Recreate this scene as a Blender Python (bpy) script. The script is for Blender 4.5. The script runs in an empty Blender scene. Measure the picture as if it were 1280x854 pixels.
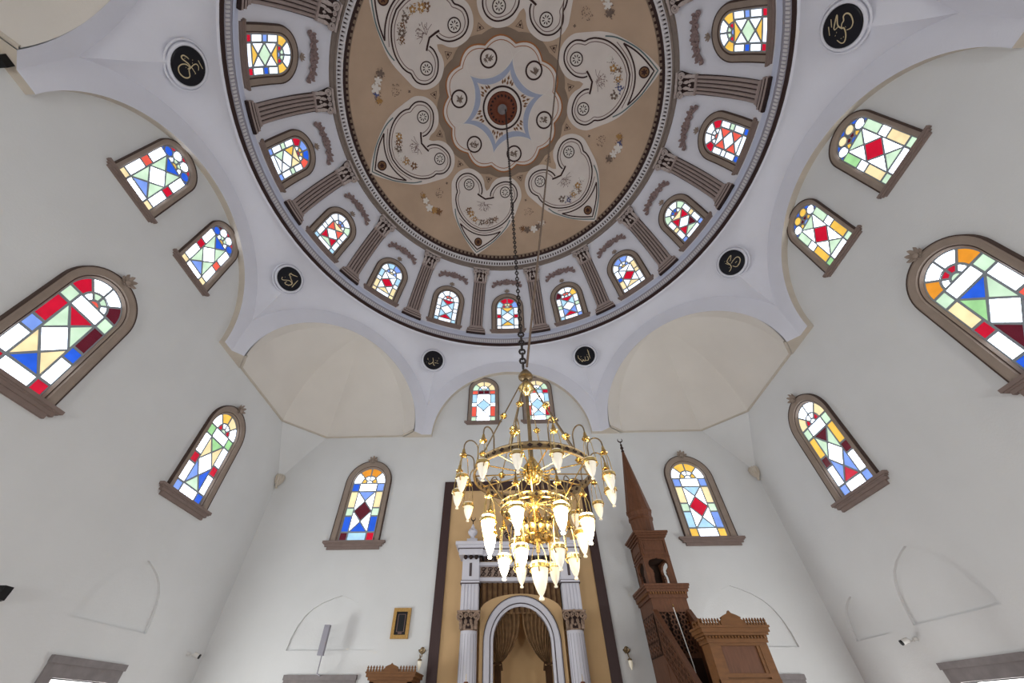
import bpy, bmesh, math, random
from math import sin, cos, pi, radians as R, sqrt, atan2, degrees, hypot
from mathutils import Vector, Matrix
from mathutils.geometry import tessellate_polygon, delaunay_2d_cdt

C = bpy.context.scene.collection
SC = bpy.context.scene

# ------------------------------------------------------------------ camera, world, exposure
F_PX, PITCH, YAW, ROLL = 470.84, 0.78974, -0.04053, 0.00211
fw = Vector((sin(YAW) * cos(PITCH), cos(YAW) * cos(PITCH), sin(PITCH)))
rt = Vector((cos(YAW), -sin(YAW), 0)); up = rt.cross(fw)
r2 = rt * cos(ROLL) + up * sin(ROLL); u2 = up * cos(ROLL) - rt * sin(ROLL)
cam = bpy.data.objects.new('camera', bpy.data.cameras.new('camera')); C.objects.link(cam)
m = Matrix((r2, u2, -fw)).transposed().to_4x4(); m.translation = (-0.09, -3.323, 1.6)
cam.matrix_world = m
cam.data.sensor_width = 36; cam.data.lens = F_PX / 1280 * 36
cam.data.shift_x = (640 - 618.84) / 1280; cam.data.shift_y = 0.67 / 1280
cam.data.clip_start = 0.05; cam.data.clip_end = 200
SC.camera = cam
SC.view_settings.view_transform = 'Standard'; SC.view_settings.look = 'None'
SC.view_settings.gamma = 1; SC.view_settings.use_curve_mapping = False
SC.view_settings.exposure = 0.0
SC.cycles.diffuse_bounces = 6; SC.cycles.max_bounces = 10
w = bpy.data.worlds.new('sky'); SC.world = w; w.use_nodes = True
w.node_tree.nodes['Background'].inputs[0].default_value = (0.75, 0.85, 1.0, 1)
w.node_tree.nodes['Background'].inputs[1].default_value = 0.4

GLASS_WHITE = 5.4      # radiance of clear panes with bright sky behind
def area(name, loc, rot, sx, sy, energy, col):
    l = bpy.data.lights.new(name, 'AREA'); l.shape = 'RECTANGLE'; l.size = sx; l.size_y = sy
    l.energy = energy; l.color = col
    o = bpy.data.objects.new(name, l); C.objects.link(o); o.location = loc; o.rotation_euler = rot
    return o
# daylight through the tall ground floor windows (below and behind the view)
DAY = (0.955, 0.985, 0.975)
for y in (3.9, 0.0, -3.9):
    area('daylight', (-6.5, y, 1.385), (0, -pi / 2, 0), 1.22, 0.98, 86, DAY)
    area('daylight', (6.5, y, 1.385), (0, pi / 2, 0), 1.22, 0.98, 86, DAY)
for x in (-3.9, 3.9):
    area('daylight', (x, -6.5, 1.385), (pi / 2, 0, 0), 0.98, 1.22, 135, DAY)
    area('daylight', (x * 1.1, 6.5, 1.385), (-pi / 2, 0, 0), 0.98, 1.22, 38, DAY)

W = 6.5            # half width of the prayer hall
HC, RS = 10.06, 6.018   # dome centre height and radius

# ------------------------------------------------------------------ materials
def srgb(r, g, b):
    f = lambda c: (c / 255 / 12.92) if c / 255 <= 0.04045 else ((c / 255 + 0.055) / 1.055) ** 2.4
    return (f(r), f(g), f(b), 1)

def mat(name, col, rough=0.6, metal=0.0, var=0.0, scale=6.0, bump=0.0, bscale=40.0, emit=None, estr=0.0, spec=0.3, stretch=None, detail=4.0):
    m = bpy.data.materials.new(name); m.use_nodes = True
    nt = m.node_tree; b = nt.nodes['Principled BSDF']
    b.inputs['Roughness'].default_value = rough; b.inputs['Metallic'].default_value = metal
    b.inputs['Base Color'].default_value = col
    b.inputs['Specular IOR Level'].default_value = spec
    if var or bump:
        tc = nt.nodes.new('ShaderNodeTexCoord'); src = tc.outputs['Object']
        if stretch:
            mp = nt.nodes.new('ShaderNodeMapping'); mp.inputs['Scale'].default_value = stretch
            nt.links.new(src, mp.inputs['Vector']); src = mp.outputs['Vector']
    if var:
        n = nt.nodes.new('ShaderNodeTexNoise'); n.inputs['Scale'].default_value = scale; n.inputs['Detail'].default_value = detail
        nt.links.new(src, n.inputs['Vector'])
        rp = nt.nodes.new('ShaderNodeValToRGB')
        rp.color_ramp.elements[0].position = 0.3; rp.color_ramp.elements[1].position = 0.7
        rp.color_ramp.elements[0].color = tuple(c * (1 - var) for c in col[:3]) + (1,)
        rp.color_ramp.elements[1].color = tuple(min(1, c * (1 + var)) for c in col[:3]) + (1,)
        nt.links.new(n.outputs['Fac'], rp.inputs['Fac'])
        nt.links.new(rp.outputs['Color'], b.inputs['Base Color'])
    if bump:
        n2 = nt.nodes.new('ShaderNodeTexNoise'); n2.inputs['Scale'].default_value = bscale; n2.inputs['Detail'].default_value = 5
        nt.links.new(src, n2.inputs['Vector'])
        bp = nt.nodes.new('ShaderNodeBump'); bp.inputs['Strength'].default_value = bump; bp.inputs['Distance'].default_value = 0.02
        nt.links.new(n2.outputs['Fac'], bp.inputs['Height']); nt.links.new(bp.outputs['Normal'], b.inputs['Normal'])
    if emit:
        b.inputs['Emission Color'].default_value = emit; b.inputs['Emission Strength'].default_value = estr
    return m

M = {}
M['plaster'] = mat('plaster_wall', srgb(219, 220, 220), 0.85, var=0.025, scale=1.2, bump=0.12, bscale=30, spec=0.1)
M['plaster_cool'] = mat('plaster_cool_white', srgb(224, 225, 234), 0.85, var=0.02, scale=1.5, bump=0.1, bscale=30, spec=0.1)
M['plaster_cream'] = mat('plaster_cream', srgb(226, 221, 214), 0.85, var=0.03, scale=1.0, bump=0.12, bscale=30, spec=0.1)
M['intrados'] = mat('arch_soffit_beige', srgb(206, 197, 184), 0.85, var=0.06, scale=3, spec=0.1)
M['ledge'] = mat('cove_blue_white', srgb(206, 212, 232), 0.8, var=0.02, scale=3, spec=0.1)
M['dent'] = mat('dentil_white', srgb(215, 212, 214), 0.8, var=0.02, spec=0.1)
M['dentbed'] = mat('dentil_gap_grey', srgb(168, 165, 176), 0.8, spec=0.1)
M['dark'] = mat('dark_brown_line', srgb(62, 46, 44), 0.7, var=0.1, scale=20, spec=0.2)
M['mould'] = mat('grey_brown_moulding', srgb(136, 124, 116), 0.75, var=0.08, scale=10, spec=0.1)
M['tan'] = mat('dome_tan_paint', srgb(191, 166, 143), 0.85, var=0.14, scale=0.55, bump=0.05, spec=0.1)
M['petal'] = mat('petal_cream_paint', srgb(224, 215, 208), 0.85, var=0.03, scale=2, spec=0.1)
M['line'] = mat('black_brown_paint', srgb(68, 50, 48), 0.85, spec=0.1)
M['thin'] = mat('mauve_thin_paint', srgb(128, 104, 100), 0.85, spec=0.1)
M['teal'] = mat('grey_teal_paint', srgb(104, 122, 122), 0.85, spec=0.1)
M['taupe'] = mat('taupe_paint', srgb(142, 124, 108), 0.85, var=0.08, scale=2, spec=0.1)
M['orange'] = mat('rust_paint', srgb(168, 112, 74), 0.85, spec=0.1)
M['bluegrey'] = mat('blue_grey_paint', srgb(168, 176, 198), 0.85, var=0.04, spec=0.1)
M['ochre'] = mat('ochre_paint', srgb(178, 138, 88), 0.85, spec=0.1)
M['brownp'] = mat('brown_paint', srgb(132, 98, 72), 0.85, spec=0.1)
M['whitep'] = mat('white_paint', srgb(228, 222, 214), 0.85, spec=0.1)
M['bluep'] = mat('blue_paint', srgb(92, 98, 138), 0.85, spec=0.1)
M['greyp'] = mat('grey_sketch_paint', srgb(122, 106, 96), 0.85, spec=0.1)
M['rosewood'] = mat('carved_red_wood', srgb(112, 58, 36), 0.55, var=0.15, scale=12)
M['frame'] = mat('window_frame_brown', srgb(152, 137, 125), 0.7, var=0.08, scale=5, bump=0.08, spec=0.2)
M['frame_dk'] = mat('window_frame_dark_edge', srgb(78, 63, 57), 0.7, var=0.1, scale=8, spec=0.2)
M['sill'] = mat('window_sill_brown', srgb(136, 119, 112), 0.7, var=0.08, scale=5, spec=0.2)
M['came'] = mat('lead_came', srgb(150, 158, 164), 0.6, spec=0.3)
M['pil'] = mat('pilaster_taupe', srgb(162, 147, 142), 0.75, var=0.05, scale=8, spec=0.1)
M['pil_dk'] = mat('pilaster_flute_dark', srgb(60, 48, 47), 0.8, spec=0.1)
M['orn'] = mat('ornament_mauve_grey', srgb(140, 121, 119), 0.75, var=0.3, scale=16, spec=0.15)
M['disc'] = mat('roundel_black', srgb(16, 16, 24), 0.35, var=0.2, scale=8)
M['gold'] = mat('gold_leaf', srgb(206, 190, 152), 0.5, metal=0.1)
M['brass'] = mat('polished_brass', srgb(238, 208, 138), 0.22, metal=1.0)
M['brass_dk'] = mat('aged_brass', srgb(150, 130, 100), 0.4, metal=0.9, var=0.2, scale=30)
M['chain'] = mat('dark_iron_chain', srgb(64, 58, 56), 0.5, metal=0.7)
M['rope'] = mat('brown_rope', srgb(112, 96, 84), 0.9, var=0.15, scale=40)
M['lamp_faint'] = mat('frosted_glass_faint_glow', srgb(226, 220, 208), 0.3, spec=0.5, emit=srgb(255, 240, 208), estr=0.22)  # unlit shades; faint emission stands in for light passing through the glass
M['lamp_on'] = mat('frosted_glass_lit', srgb(255, 248, 230), 0.3, emit=srgb(255, 236, 190), estr=21.0)
M['lamp_low'] = mat('frosted_glass_glowing', srgb(226, 218, 200), 0.3, emit=srgb(255, 236, 196), estr=0.4)
M['walnut'] = mat('dark_brown_board', srgb(66, 47, 46), 0.5, var=0.1, scale=6, stretch=(8, 8, 0.6))
M['tanwall'] = mat('mihrab_tan_plaster', srgb(208, 174, 130), 0.8, var=0.03, scale=3, spec=0.1)
M['white'] = mat('lilac_white_stucco', srgb(212, 211, 220), 0.6, var=0.02, scale=4, spec=0.2)
M['groove'] = mat('dark_groove', srgb(88, 78, 80), 0.8, spec=0.1)
M['curtain'] = mat('painted_curtain_brown', srgb(128, 100, 72), 0.8, var=0.3, scale=9, spec=0.1)
M['curtain_dk'] = mat('painted_curtain_umber', srgb(74, 52, 36), 0.8, var=0.2, scale=9, spec=0.1)
M['panel'] = mat('carved_panel_taupe', srgb(150, 130, 118), 0.7, var=0.2, scale=14)
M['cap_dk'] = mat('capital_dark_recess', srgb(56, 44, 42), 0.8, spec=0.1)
M['cap_lt'] = mat('capital_leaf_taupe', srgb(184, 171, 166), 0.7, var=0.12, scale=18, spec=0.15)
M['cap_mid'] = mat('mihrab_capital_leaf', srgb(150, 128, 112), 0.7, var=0.3, scale=24, spec=0.15)
M['wood'] = mat('minbar_walnut', srgb(102, 65, 44), 0.5, var=0.18, scale=5, stretch=(6, 6, 1), bump=0.05)
M['wood_lt'] = mat('minbar_lit_front', srgb(114, 74, 38), 0.5, var=0.15, scale=5, stretch=(1.5, 6, 6), bump=0.05)  # same wood, lightened for the brighter light on the portal; pulpit shares it
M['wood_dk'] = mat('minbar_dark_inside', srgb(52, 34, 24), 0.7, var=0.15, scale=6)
M['stone'] = mat('grey_stone_surround', srgb(132, 126, 126), 0.75, var=0.12, scale=7, bump=0.2, bscale=18, spec=0.2)
M['device'] = mat('grey_plastic', srgb(150, 148, 158), 0.5)
M['device_w'] = mat('white_plastic', srgb(214, 212, 208), 0.5)
M['black'] = mat('black_plastic', srgb(18, 18, 20), 0.4)
M['goldframe'] = mat('carved_gilt_frame', srgb(176, 138, 78), 0.45, metal=0.3, var=0.25, scale=40, bump=0.3, bscale=60)
M['carpet'] = mat('red_prayer_carpet', srgb(126, 108, 102), 0.95, var=0.12, scale=3, spec=0.05)
M['daypane'] = mat('clear_daylit_glass', (1, 1, 1, 1), 0.2, emit=(1, 0.98, 0.95, 1), estr=2.5)

GL = dict(W=(255, 255, 255), H=(255, 255, 255), G=(208, 238, 208), g=(160, 216, 150), y=(251, 230, 178), Y=(245, 196, 84), O=(226, 146, 40),
          R=(196, 4, 44), r=(236, 92, 76), M=(84, 8, 28), B=(34, 92, 218), b=(126, 160, 240), c=(178, 222, 250))
GM = {}
for k, v in GL.items():
    c = srgb(*v) if k not in 'WH' else (0.86, 0.96, 1.12, 1)
    s = GLASS_WHITE if k == 'W' else (1.7 if k == 'H' else 1.0)
    names = dict(W='clear', H='dim_white', G='pale_green', g='green', y='cream', Y='yellow', O='amber', R='red', r='salmon', M='maroon', B='blue', b='pale_blue', c='sky_blue')
    g = mat('stained_glass_' + names[k], tuple(x * 0.3 for x in c[:3]) + (1,), 0.25, emit=c, estr=s, spec=0.5)
    nt = g.node_tree; bs = nt.nodes['Principled BSDF']        # uneven hand-made glass
    tc = nt.nodes.new('ShaderNodeTexCoord'); n = nt.nodes.new('ShaderNodeTexNoise'); n.inputs['Scale'].default_value = 4; n.inputs['Detail'].default_value = 3
    mr = nt.nodes.new('ShaderNodeMapRange'); mr.inputs['From Min'].default_value = 0.3; mr.inputs['From Max'].default_value = 0.7
    mr.inputs['To Min'].default_value = s * 0.82; mr.inputs['To Max'].default_value = s * 1.15
    nt.links.new(tc.outputs['Object'], n.inputs['Vector']); nt.links.new(n.outputs['Fac'], mr.inputs['Value'])
    nt.links.new(mr.outputs['Result'], bs.inputs['Emission Strength'])
    GM[k] = g

# ------------------------------------------------------------------ helpers
def tag(o, label=None, cat=None, group=None, kind=None):
    if label: o['label'] = label
    if cat: o['category'] = cat
    if group: o['group'] = group
    if kind: o['kind'] = kind
    return o

def empty(name, loc=(0, 0, 0), rz=0.0, parent=None):
    o = bpy.data.objects.new(name, None); C.objects.link(o)
    o.empty_display_size = 0.1; o.location = loc; o.rotation_euler = (0, 0, rz)
    if parent: o.parent = parent
    return o

def inst(name, mesh, material=None, parent=None, loc=(0, 0, 0), rz=0.0):
    o = bpy.data.objects.new(name, mesh); C.objects.link(o)
    o.location = loc; o.rotation_euler = (0, 0, rz)
    if parent: o.parent = parent
    if material:
        o.material_slots[0].link = 'OBJECT'; o.material_slots[0].material = material
    return o

class MB:
    def __init__(s): s.v = []; s.f = []
    def add(s, vs, fs):
        n = len(s.v); s.v += [tuple(p) for p in vs]; s.f += [tuple(n + i for i in f) for f in fs]; return s
    def grid(s, rows, closed=False):
        n = len(rows[0]); vs = [p for r in rows for p in r]; fs = []
        for i in range(len(rows) - 1):
            for j in range(n if closed else n - 1):
                a = i * n + j; b = i * n + (j + 1) % n
                fs.append((a, b, b + n, a + n))
        return s.add(vs, fs)
    def box(s, x0, x1, y0, y1, z0, z1):
        return s.add([(x, y, z) for x in (x0, x1) for y in (y0, y1) for z in (z0, z1)],
                     [(0, 1, 3, 2), (4, 6, 7, 5), (0, 4, 5, 1), (2, 3, 7, 6), (0, 2, 6, 4), (1, 5, 7, 3)])
    def fbox(s, fm, u0, u1, v0, v1, h0, h1, nu=1, nv=1):
        us = [u0 + (u1 - u0) * i / nu for i in range(nu + 1)]; vs = [v0 + (v1 - v0) * i / nv for i in range(nv + 1)]
        s.grid([[fm(u, v, h1) for u in us] for v in vs])
        loop = [(u, v0) for u in us] + [(u1, v) for v in vs[1:]] + [(u, v1) for u in us[::-1][1:]] + [(u0, v) for v in vs[::-1][1:-1]]
        s.grid([[fm(u, v, h0) for u, v in loop], [fm(u, v, h1) for u, v in loop]], closed=True)
        return s
    def prism(s, fm, poly, h0, h1, back=False):
        n = len(poly)
        tri = tessellate_polygon([[Vector((p[0], p[1], 0)) for p in poly]])
        vs = [fm(p[0], p[1], h1) for p in poly] + [fm(p[0], p[1], h0) for p in poly]
        fs = [tuple(t) for t in tri] + [(i, (i + 1) % n, n + (i + 1) % n, n + i) for i in range(n)]
        if back: fs += [tuple(n + i for i in t) for t in tri]
        return s.add(vs, fs)
    def tube(s, path, r, n=6, closed=False, cap=True):
        P = [Vector(p) for p in path]; k = len(P)
        rs = r if isinstance(r, (list, tuple)) else [r] * k
        rings = []; prev = None
        for i in range(k):
            if closed: t = (P[(i + 1) % k] - P[i - 1])
            else: t = P[min(i + 1, k - 1)] - P[max(i - 1, 0)]
            if t.length < 1e-9: t = Vector((0, 0, 1))
            t.normalize()
            if prev is None:
                a = Vector((0, 0, 1)) if abs(t.z) < 0.9 else Vector((1, 0, 0))
                nrm = t.cross(a).normalized()
            else:
                nrm = prev - t * prev.dot(t)
                nrm = nrm.normalized() if nrm.length > 1e-6 else t.orthogonal().normalized()
            prev = nrm; bn = t.cross(nrm)
            rings.append([P[i] + (nrm * cos(2 * pi * j / n) + bn * sin(2 * pi * j / n)) * rs[i] for j in range(n)])
        if closed: rings.append(rings[0])
        s.grid(rings, closed=True)
        if cap and not closed:
            b = len(s.v) - len(rings) * n
            s.f.append(tuple(b + j for j in range(n))); s.f.append(tuple(b + (len(rings) - 1) * n + j for j in range(n)))
        return s
    def lathe(s, prof, n=16, c=(0, 0, 0), a0=0.0, a1=2 * pi):
        full = abs(a1 - a0 - 2 * pi) < 1e-6; k = n if full else n + 1
        rows = [[(c[0] + r * cos(a0 + (a1 - a0) * j / n), c[1] + r * sin(a0 + (a1 - a0) * j / n), c[2] + z) for j in range(k)] for r, z in prof]
        return s.grid(rows, closed=full)
    def ribbon(s, fm, path, wd, h, closed=False):
        """flat painted line along a chart path"""
        k = len(path); L = []; Rr = []
        for i in range(k):
            if closed: a, b = path[i - 1], path[(i + 1) % k]
            else: a, b = path[max(i - 1, 0)], path[min(i + 1, k - 1)]
            dx, dy = b[0] - a[0], b[1] - a[1]; l = hypot(dx, dy) or 1
            nx, ny = -dy / l * wd / 2, dx / l * wd / 2
            L.append(fm(path[i][0] + nx, path[i][1] + ny, h)); Rr.append(fm(path[i][0] - nx, path[i][1] - ny, h))
        if closed: L.append(L[0]); Rr.append(Rr[0])
        return s.grid([L, Rr])
    def sweep(s, fm, path, sec, closed_sec=False):
        """path: (u,v,nu,nv) with outward normal; sec: (offset outward, height)"""
        return s.grid([[fm(u + nu * d, v + nv * d, h) for d, h in sec] for u, v, nu, nv in path], closed=closed_sec)
    def cfill(s, fm, poly, h, step):
        pts = [Vector((p[0], p[1])) for p in poly]; n = len(pts)
        x0, x1 = min(p.x for p in pts), max(p.x for p in pts); y0, y1 = min(p.y for p in pts), max(p.y for p in pts)
        ins = []
        x = x0 + step * 0.53
        while x < x1:
            y = y0 + step * 0.51
            while y < y1:
                ins.append(Vector((x, y))); y += step
            x += step
        vo, _, fo, *_r = delaunay_2d_cdt(pts + ins, [], [list(range(n))], 1, 1e-5)
        return s.add([fm(p.x, p.y, h) for p in vo], [tuple(f) for f in fo])
    def mesh(s, name, material=None, smooth=0):
        me = bpy.data.meshes.new(name); me.from_pydata(s.v, [], s.f); me.update()
        if material: me.materials.append(material)
        if smooth:
            me.polygons.foreach_set('use_smooth', [True] * len(me.polygons))
            me.set_sharp_from_angle(angle=R(smooth))
        return me
    def obj(s, name, material, parent=None, smooth=0, loc=(0, 0, 0), rz=0.0):
        o = bpy.data.objects.new(name, s.mesh(name, material, smooth)); C.objects.link(o)
        o.location = loc; o.rotation_euler = (0, 0, rz)
        if parent: o.parent = parent
        return o

def catmull(pts, sub=6, closed=False):
    out = []; n = len(pts)
    for i in range(n if closed else n - 1):
        p = [pts[(i + k) % n] if closed else pts[min(max(i + k, 0), n - 1)] for k in (-1, 0, 1, 2)]
        for j in range(sub):
            t = j / sub
            out.append(tuple(0.5 * (2 * p[1][d] + (p[2][d] - p[0][d]) * t + (2 * p[0][d] - 5 * p[1][d] + 4 * p[2][d] - p[3][d]) * t * t
                                    + (3 * p[1][d] - p[0][d] - 3 * p[2][d] + p[3][d]) * t ** 3) for d in range(len(p[1]))))
    if not closed: out.append(tuple(pts[-1]))
    return out

def circle(cx, cy, r, n=20, a0=0.0):
    return [(cx + r * cos(a0 + 2 * pi * i / n), cy + r * sin(a0 + 2 * pi * i / n)) for i in range(n)]

def area2(p): return sum(p[i - 1][0] * p[i][1] - p[i][0] * p[i - 1][1] for i in range(len(p)))

def inset(poly, w):
    if area2(poly) < 0: poly = poly[::-1]
    n = len(poly); out = []
    for i in range(n):
        a, b, c = poly[i - 1], poly[i], poly[(i + 1) % n]
        e1 = Vector((b[0] - a[0], b[1] - a[1])); e2 = Vector((c[0] - b[0], c[1] - b[1]))
        if e1.length < 1e-9 or e2.length < 1e-9: out.append(b); continue
        e1.normalize(); e2.normalize()
        n1 = Vector((-e1.y, e1.x)); n2 = Vector((-e2.y, e2.x)); d = 1 + n1.dot(n2)
        mv = (n1 + n2) / max(d, 0.35) * w
        out.append((b[0] + mv.x, b[1] + mv.y))
    return poly, out

flat = lambda u, v, h: (u, -h, v)                 # wall chart: u along the wall, v up, h into the room
def drum(el0):                                    # chart on the dome shell around elevation el0 at azimuth 0
    o = Vector((0, RS * cos(R(el0)), HC + RS * sin(R(el0))))
    def fm(u, v, h):
        el = R(el0) + v / RS; a = u / (RS * cos(el)); r = RS - h
        return (r * cos(el) * sin(a) - o.x, r * cos(el) * cos(a) - o.y, HC + r * sin(el) - o.z)
    return fm, o
def dome(x, t, h):                                # polar chart of the dome: degrees from the apex, towards azimuth 0 / sideways
    c = R(hypot(x, t)); a = atan2(t, x); r = RS - h
    return (r * sin(c) * sin(a), r * sin(c) * cos(a), HC + r * cos(c))
def rot_pt(p, az):
    a = R(az); return (p[0] * cos(a) + p[1] * sin(a), -p[0] * sin(a) + p[1] * cos(a), p[2])

WALLS = {'back': ((0, W, 0), 0.0), 'left': ((-W, 0, 0), pi / 2), 'right': ((W, 0, 0), -pi / 2), 'rear': ((0, -W, 0), pi)}
def on_wall(side, u, z, h=0.0):
    o, rz = WALLS[side]; p = Matrix.Rotation(rz, 3, 'Z') @ Vector((u, -h, z))
    return (o[0] + p.x, o[1] + p.y, o[2] + p.z), rz

# ------------------------------------------------------------------ setting: floor and walls
tag(MB().box(-W - 0.4, W + 0.4, -W - 0.4, W + 0.4, -0.2, 0).obj('floor', M['carpet']), 'red carpeted prayer hall floor below the view', kind='structure')

def arch_poly(a, v0, vs, n=24, rx=None):
    """round-headed outline, clockwise start bottom left"""
    rx = rx or a
    return [(-a, v0)] + [(a * cos(pi - pi * i / n), vs + rx * sin(pi * i / n)) for i in range(n + 1)] + [(a, v0)]
def pointed(hw, z0, z1):
    k = (z1 - z0) / 0.94
    half = [(1, 0), (0.97, 0.2 * k), (0.9, 0.4 * k), (0.79, 0.57 * k), (0.64, 0.70 * k), (0.45, 0.80 * k), (0.22, 0.88 * k)]
    p = [(-x * hw, z0 + y) for x, y in half] + [(0, z1)] + [(x * hw, z0 + y) for x, y in half[::-1]]
    return p

BIG = dict(a=0.435, v0=4.73, vs=6.18)
LUN = dict(a=0.378, v0=8.10, vs=9.28)
openings = {
    'back': [(-3.92, BIG), (4.67, BIG), (-0.85, LUN), (0.87, LUN)],
    'left': [(0.18, BIG), (3.88, BIG), (-0.81, LUN), (0.87, LUN)],
    'right': [(-0.15, BIG), (-3.92, BIG), (0.79, LUN), (-0.86, LUN)],
    'rear': []}
niches = {'back': [(-3.9, 0.9, 2.63, 3.59), (4.69, 0.9, 2.66, 3.72)], 'left': [(3.88, 0.8, 2.67, 3.6)],
          'right': [(-5.68, 0.47, 2.70, 3.34), (-3.83, 0.8, 2.73, 3.69)], 'rear': []}
ground = {'back': [(-3.93, 0.72), (4.69, 0.72)], 'left': [(3.89, 0.69), (0.0, 0.69), (-3.89, 0.69)], 'right': [(-3.89, 0.69), (0.0, 0.69), (3.89, 0.69)], 'rear': [(-3.9, 0.69), (3.9, 0.69)]}

for side in WALLS:
    o, rz = WALLS[side]
    loops = [[(-W, 0), (W, 0), (W, 10.75), (-W, 10.75)]]; mb = MB()
    def hole(poly, depth, back=False):
        loops.append(poly)
        mb.grid([[flat(x, y, 0) for x, y in poly], [flat(x, y, -depth) for x, y in poly]], closed=True)
        if back: mb.add([flat(x, y, -depth) for x, y in poly], [tuple(range(len(poly)))])
    for u, d in openings[side]:
        hole([(u + x, y) for x, y in arch_poly(d['a'] + 0.015, d['v0'] - 0.015, d['vs'])], 0.2)
    if side == 'back': hole([(0.075 + x, y) for x, y in arch_poly(0.59, 0.29, 2.73)], 0.02)
    for u, hw, z0, z1 in niches[side]:
        hole([(u + x, y) for x, y in pointed(hw, z0, z1)], 0.045, True)
    for u, hw in ground[side]:
        hole([(u - hw + 0.17, 0.75), (u + hw - 0.17, 0.75), (u + hw - 0.17, 2.02), (u - hw + 0.17, 2.02)], 0.25)
    tri = tessellate_polygon([[Vector((x, y, 0)) for x, y in l] for l in loops])
    pts = [p for l in loops for p in l]
    mb.add([flat(x, y, 0) for x, y in pts], [tuple(t) for t in tri])
    names = dict(back='wall_front', left='wall_left', right='wall_right', rear='wall_rear')
    lb = dict(back='off-white plaster wall holding the mihrab and two small lunette windows', left='off-white plaster side wall on the mihrab\'s left with stained glass windows',
              right='off-white plaster side wall beyond the minbar with stained glass windows', rear='plain plaster wall behind the viewer')
    tag(mb.obj(names[side], M['plaster'], loc=o, rz=rz), lb[side], kind='structure')

# ------------------------------------------------------------------ ceiling: octagon of arches, squinches, drum and dome
ceil = tag(empty('ceiling', (0, 0, 0)), 'white domed ceiling on eight arches with painted tan vault', kind='structure')
AP = 6.36; LL = AP * math.tan(R(22.5)); OA = 2.36; ZS = 7.57; ZR = 10.72; RR = 6.0
ss = sorted(set([round(x, 5) for x in [OA * sin(pi / 2 * i / 26) for i in range(-26, 27)] + [OA + (LL - OA) * i / 3 for i in range(1, 4)] + [-OA - (LL - OA) * i / 3 for i in range(1, 4)]]))
faces = MB(); pend = MB(); sof = MB(); crease = MB()
for k in range(8):
    az = 45.0 * k
    P = lambda s, d, z: rot_pt((s, d, z), az)
    z0 = [ZS + (sqrt(OA * OA - s * s) if abs(s) < OA - 1e-4 else 0) for s in ss]
    z1 = [ZS + sqrt(2.82 ** 2 - s * s) for s in ss]
    faces.grid([[P(s, AP, a + (b - a) * q) for s, a, b in zip(ss, z0, z1)] for q in (0, 0.5, 1)])
    def ring_pt(s, b, q):
        th = atan2(s, AP); A = Vector((s, AP + 0.03 * (1 - (s / LL) ** 4), b)); B = Vector((RR * sin(th), RR * cos(th), ZR))
        g = (1 - q) ** 1.8; return P(B.x + (A.x - B.x) * g, B.y + (A.y - B.y) * g, A.z + (B.z - A.z) * q)
    crease.grid([[P(s, AP, b) for s, b in zip(ss, z1)], [ring_pt(s, b, 0) for s, b in zip(ss, z1)]])
    pend.grid([[ring_pt(s, b, q / 12) for s, b in zip(ss, z1)] for q in range(13)])
    dep = W - AP + 0.01
    ins = [s for s in ss if abs(s) <= OA + 1e-4]
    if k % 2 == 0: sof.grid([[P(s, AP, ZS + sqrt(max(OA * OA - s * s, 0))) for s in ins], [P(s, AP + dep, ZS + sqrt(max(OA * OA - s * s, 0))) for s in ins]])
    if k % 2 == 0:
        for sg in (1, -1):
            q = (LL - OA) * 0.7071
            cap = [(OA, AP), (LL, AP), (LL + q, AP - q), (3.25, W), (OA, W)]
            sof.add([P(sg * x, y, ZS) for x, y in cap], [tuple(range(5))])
faces.v += crease.v and []; n0 = len(faces.v)
faces.add(crease.v, crease.f)
tag(faces.obj('arch_face', M['plaster_cool'], ceil, smooth=40), 'smooth white face band of the eight arches')
pend.obj('pendentive', M['plaster_cool'], ceil, smooth=60)
tag(sof.obj('arch_soffit', M['intrados'], ceil, smooth=40), 'beige undersides of the arches')

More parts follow.
